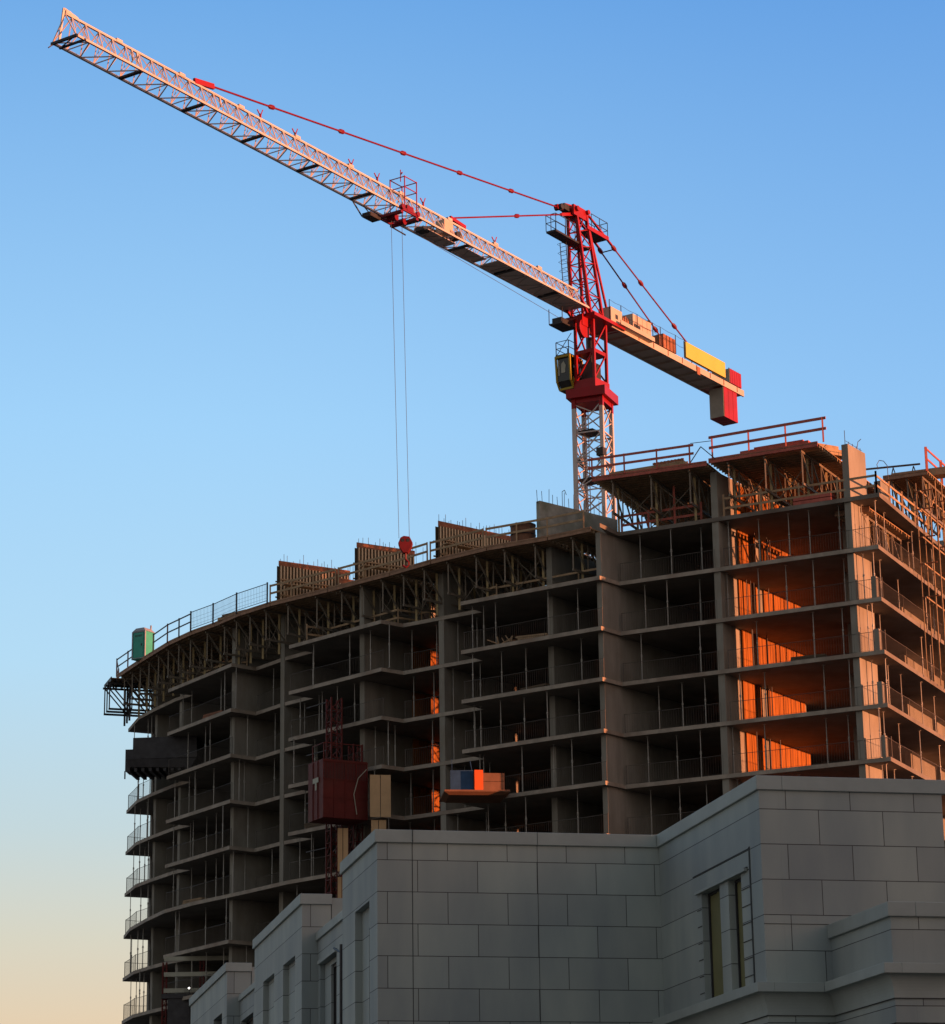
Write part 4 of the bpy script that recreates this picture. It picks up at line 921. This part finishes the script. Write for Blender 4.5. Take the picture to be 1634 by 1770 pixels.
# B wall facing left, with two window openings (u = 5.42)
def wall_u(u0, v0, v1, z0, z1, ops, thick=T):   # wall in the plane u=u0 facing -u, openings (v0,v1,z0,z1)
    m = MB(); ops = sorted(ops); cur = v0
    for (a, b, c0, c1) in ops:
        if a > cur: m.box(u0, u0 + thick, cur, a, z0, z1)
        if c0 > z0: m.box(u0, u0 + thick, a, b, z0, c0)
        if c1 < z1: m.box(u0, u0 + thick, a, b, c1, z1)
        cur = b
    if cur < v1: m.box(u0, u0 + thick, cur, v1, z0, z1)
    return m
uB = 5.42; vC = -6.18
sp_(wall_u(uB, vC, -.002, 0, ZC, [(-5.02, -4.28, 6.42, 8.33), (-3.77, -2.67, 6.42, 8.33)]))
def window(u, v0, v1, z0, z1, mat='olive_shutter', dep=.12):
    f = MB(); w_ = .05; x = u + dep
    f.box(x, x + .06, v0 + .001, v0 + w_, z0 + .001, z1 - .001).box(x, x + .06, v1 - w_, v1 - .001, z0 + .001, z1 - .001).box(x, x + .06, v0 + w_, v1 - w_, z1 - w_, z1 - .001).box(x, x + .06, v0 + w_, v1 - w_, z0 + .001, z0 + w_)
    fr = sp_(f, 'window', 'dark_steel'); g = MB(); g.box(x + .03, x + .05, v0 + w_, v1 - w_, z0 + w_, z1 - w_)
    if mat == 'olive_shutter': g.box(x + .0, x + .031, v0 + w_, (v0 + v1) / 2 - .01, z0 + w_, z1 - w_)
    g.build('pane', mat, fr)
window(uB, -5.02, -4.28, 6.42, 8.33); window(uB, -3.77, -2.67, 6.42, 8.33)
# surround: shallow raised band around the pair with grooves
g = MB(); g.box(uB - .012, uB - .002, -5.56, -2.2, 8.68, 8.70).box(uB - .012, uB - .002, -5.58, -5.52, 6.44, 8.72).box(uB - .03, uB - .002, -5.42, -2.35, 8.385, 8.40)
for zz in [6.57 + i * .295 for i in range(7)]:
    g.box(uB - .01, uB - .002, -5.52, -5.04, zz, zz + .014); 
    if zz < 8.3: g.box(uB - .01, uB - .002, -2.66, -2.4, zz, zz + .014)
sp_(g, 'window_surround', 'stone_groove')
sp_(MB().box(uB - .06, uB - .002, -5.40, -2.42, 8.335, 8.385).box(uB - .07, uB - .002, -5.05, -2.6, 6.36, 6.419), 'window_sill', 'stone_plain')
# C front
sp_(MB().box(uB + T + .001, 8.68, vC, vC + T, 0, ZC).box(8.68 - T, 8.68, vC + T + .001, 6, 0, ZC))
# left facade pieces: pav 1, connection, pav 2, connection 2, pav 3
uC = .35
sp_(wall_u(0, T + .001, 3.67, 0, ZC, [(.86, 2.5, 2.0, 8.62)]))
sp_(wall_u(.14, .80, 2.56, 1.9, 8.7, [(.95, 1.72, 3.0, 8.22)], .2), 'window_surround')
window(.14, .95, 1.72, 3.0, 8.22, 'dark_glass', .06)
sp_(MB().box(0, uC + .5, 3.67, 3.67 + T, 0, ZC))
sp_(wall_u(uC, 4.03, 9.55, 0, 8.95, [(6.95, 9.2, 2.0, 8.40)]))
sp_(wall_u(uC + .1, 6.96, 9.19, 2.01, 8.39, [(7.0, 8.3, 2.5, 8.28)], .15), 'window_surround')
window(uC + .1, 7.0, 8.3, 2.5, 8.28, 'dark_glass', .05)
sp_(MB().box(uC - .05, uC - .002, 6.9, 9.3, 8.40, 8.48), 'window_sill', 'stone_plain')
V2a, V2b, ZP = 9.56, 17.6, 9.75
sp_(MB().box(0, .64, V2a, V2a + T, 0, ZP))
sp_(wall_u(0, V2a + T + .001, V2b, 0, ZP, [(10.6, 12.5, 2, 8.76), (14.0, 15.95, 2, 8.76)]))
for a in (10.6, 14.0):
    sp_(wall_u(.13, a - .05, a + 1.98, 1.9, 8.8, [(a + .05, a + .85, 3, 8.3)], .2), 'window_surround'); window(.13, a + .05, a + .85, 3, 8.3, 'dark_glass', .12)
sp_(wall_u(uC, V2b + .01, 23.3, 0, 9.05, [(20.5, 23.0, 2, 8.5)])); window(uC, 20.5, 23.0, 2, 8.5, 'dark_glass', .15)
V3a, V3b = 23.32, 32.1
sp_(MB().box(0, .64, V3a, V3a + T, 0, ZP + .1)); sp_(wall_u(0, V3a + T + .001, V3b, 0, ZP + .1, [(24.4, 26.4, 2, 8.86)])); window(0, 24.4, 26.4, 2, 8.86, 'dark_glass', .25)
sp_(MB().box(0, .7, V3b, V3b + T, 0, ZP + .1)).name = 'wall'
# copings
def cop(m, *b): m.box(*b)
c1 = MB(); c1.box(-.05, uB - .052, -.05, .40, ZC, 9.82); sp_(c1, 'coping', 'stone_plain', bevel=.012)
c1 = MB(); c1.box(uB - .05, uB + .4, vC - .05, .42, ZC + .001, 9.821); sp_(c1, 'coping', 'stone_plain', bevel=.012)
c1 = MB(); c1.box(uB + .401, 8.75, vC - .05, vC + .4, ZC, 9.82).box(8.3, 8.75, vC + .4, 6, ZC, 9.819); sp_(c1, 'coping', 'stone_plain', bevel=.012)
c1 = MB(); c1.box(-.052, .4, .401, 3.72, ZC, 9.82).box(-.05, .9, 3.721, 4.05, ZC, 9.818); sp_(c1, 'coping', 'stone_plain', bevel=.012)
c1 = MB(); c1.box(uC - .05, uC + .4, 4.06, V2a, 8.95, 9.13); sp_(c1, 'coping', 'stone_plain', bevel=.01)
c1 = MB(); c1.box(-.05, .66, V2a - .05, V2a + .38, ZP, 9.98).box(-.052, .4, V2a + .381, V2b + .05, ZP, 9.98); sp_(c1, 'coping', 'stone_plain', bevel=.012)
c1 = MB(); c1.box(.661, 1.4, V2a + .02, V2a + .4, 8.6, 9.9); sp_(c1, 'parapet', 'stone_plain')
c1 = MB(); c1.box(uC - .05, uC + .4, V2b + .06, V3a - .06, 9.05, 9.21); sp_(c1, 'coping', 'stone_plain', bevel=.01)
c1 = MB(); c1.box(-.05, .66, V3a - .05, V3a + .38, ZP + .1, 10.08).box(-.052, .4, V3a + .381, V3b + .4, ZP + .1, 10.08).box(.661, 1.3, V3a + .02, V3a + .4, 8.6, 9.98); sp_(c1, 'coping', 'stone_plain', bevel=.012)
# expansion joints
g = MB(); g.box(.655, .668, -.0615, -.05, 9.58, 9.82).box(.655, .668, -.006, 0, 0, 9.58).box(3.045, 3.053, -.005, 0, 0, 9.58).box(3.045, 3.053, -.056, -.05, 9.58, 9.82)
g.box(uB - .001, 8.2, vC - .006, vC, 7.335, 7.345); sp_(g, 'movement_joint', 'stone_groove')
# sill band + cove wrapping B, C and the low wing
def band(path, z0, z1, out, nm, mt):
    m = MB()
    for (a, b) in zip(path[:-1], path[1:]):
        ax, ay = a; bx, by = b
        if abs(ax - bx) < 1e-6: m.box(ax - out, ax + .05, min(ay, by), max(ay, by), z0, z1)
        else: m.box(ax, bx, ay - out, ay + .05, z0, z1)
    return sp_(m, nm, mt, bevel=.008)
uD, vD = 6.57, -8.98
o_ = .24
band([(uB - .0, -.3 + .3)] and [(uB, -.01), (uB, vC - o_)], 6.20, 6.36, o_, 'sill_band', 'stone_plain')
band([(uB + .051, vC), (uD - o_ - .001, vC)], 6.20, 6.358, o_, 'sill_band', 'stone_plain')
band([(uD, vC - o_ - .001), (uD, vD - o_)], 6.20, 6.36, o_, 'sill_band', 'stone_plain')
band([(uD + .051, vD), (13, vD)], 6.20, 6.358, o_, 'sill_band', 'stone_plain')
# cove under the band as stepped quarter circle
prof = [(.17 * (1 - math.sin(math.pi / 2 * i / 10)) + .012, 6.20 - .37 * (1 - math.cos(math.pi / 2 * i / 10))) for i in range(11)]
m = MB()
def cpts(o): return [(uB - o, -.01), (uB - o, vC - o), (uD - o, vC - o), (uD - o, vD - o), (13, vD - o)]
rows = [[(x, y, z) for x, y in cpts(o)] for o, z in prof]
for ra, rb_ in zip(rows[:-1], rows[1:]):
    for i in range(4): m.add([ra[i], ra[i + 1], rb_[i + 1], rb_[i]], [(0, 1, 2, 3)])
sp_(m, 'cove_moulding', 'stone_plain')
m = MB()
for zz in (5.83, 5.45): m.box(uB - .026, uB, vC - .026, -.02, zz, zz + .012).box(uB, uD, vC - .026, vC, zz, zz + .012).box(uD - .026, uD, vD - .026, vC, zz, zz + .012).box(uD, 13, vD - .026, vD, zz, zz + .012)
sp_(m, 'panel_joint', 'stone_groove')
# low wing D
sp_(MB().box(uD, uD + T, vD, vC - .001, 0, 7.1).box(uD + T + .001, 13, vD, vD + T, 0, 7.1))
c1 = MB(); c1.box(uD - .06, uD + .4, vD - .06, vC - .002, 7.1, 7.33).box(uD + .401, 13, vD - .06, vD + .4, 7.1, 7.33); sp_(c1, 'coping', 'stone_plain', bevel=.012)
sp_(MB().box(uD + .36, 13, vD + .36, vC - .01, 6.7, 6.8).box(.4, 8.3, .4, 6, 9.2, 9.3).box(5.8, 8.3, vC + .36, .39, 9.2, 9.3).box(.75, 8.3, 6.01, 32, 8.5, 8.6), 'roof', 'tar_roof')
sp_(MB().box(8.0, 8.3, 6.01, 32, 0, 8.49), 'back_wall', 'stone_plain')
# downpipe
m = MB(); m.tube((.27, 5.85, 0), (.27, 5.85, 8.42), .035, 8).tube((.27, 5.85, 8.25), (.22, 6.5, 8.42), .02, 6); sp_(m, 'downpipe', 'dark_steel')

# ---------------------------------------------------------------- street block behind the viewer whose shade covers the grey building
for i, (az, D, wd, h) in enumerate([(116, 95, 44, 15.0), (131, 92, 40, 15.5), (99, 100, 38, 14.5), (147, 88, 36, 15)]):
    cx, cy = math.sin(R(az)) * D, 45 + math.cos(R(az)) * D
    e = empty('street_house', (cx, cy, 0), R(-az), 'brick street house behind the viewer, %s' % ['nearest the sunset', 'right of the sunset', 'left of the sunset', 'farthest round the street'][i], 'building', 'brick houses behind the viewer')
    MB().box(-wd / 2, wd / 2, 0, 12, 0, h).build('wall', 'brick_far', e); MB().box(-wd / 2 - .2, wd / 2 + .2, -.2, 12.2, h, h + .4).build('roof', 'tar_roof', e)
    for r_ in range(4):
        for q in range(int(wd // 4)): MB().box(-wd / 2 + 1.5 + q * 4, -wd / 2 + 3 + q * 4, -.05, 0, 1.5 + r_ * 3.6, 3.4 + r_ * 3.6).build('window', 'dark_glass', e)
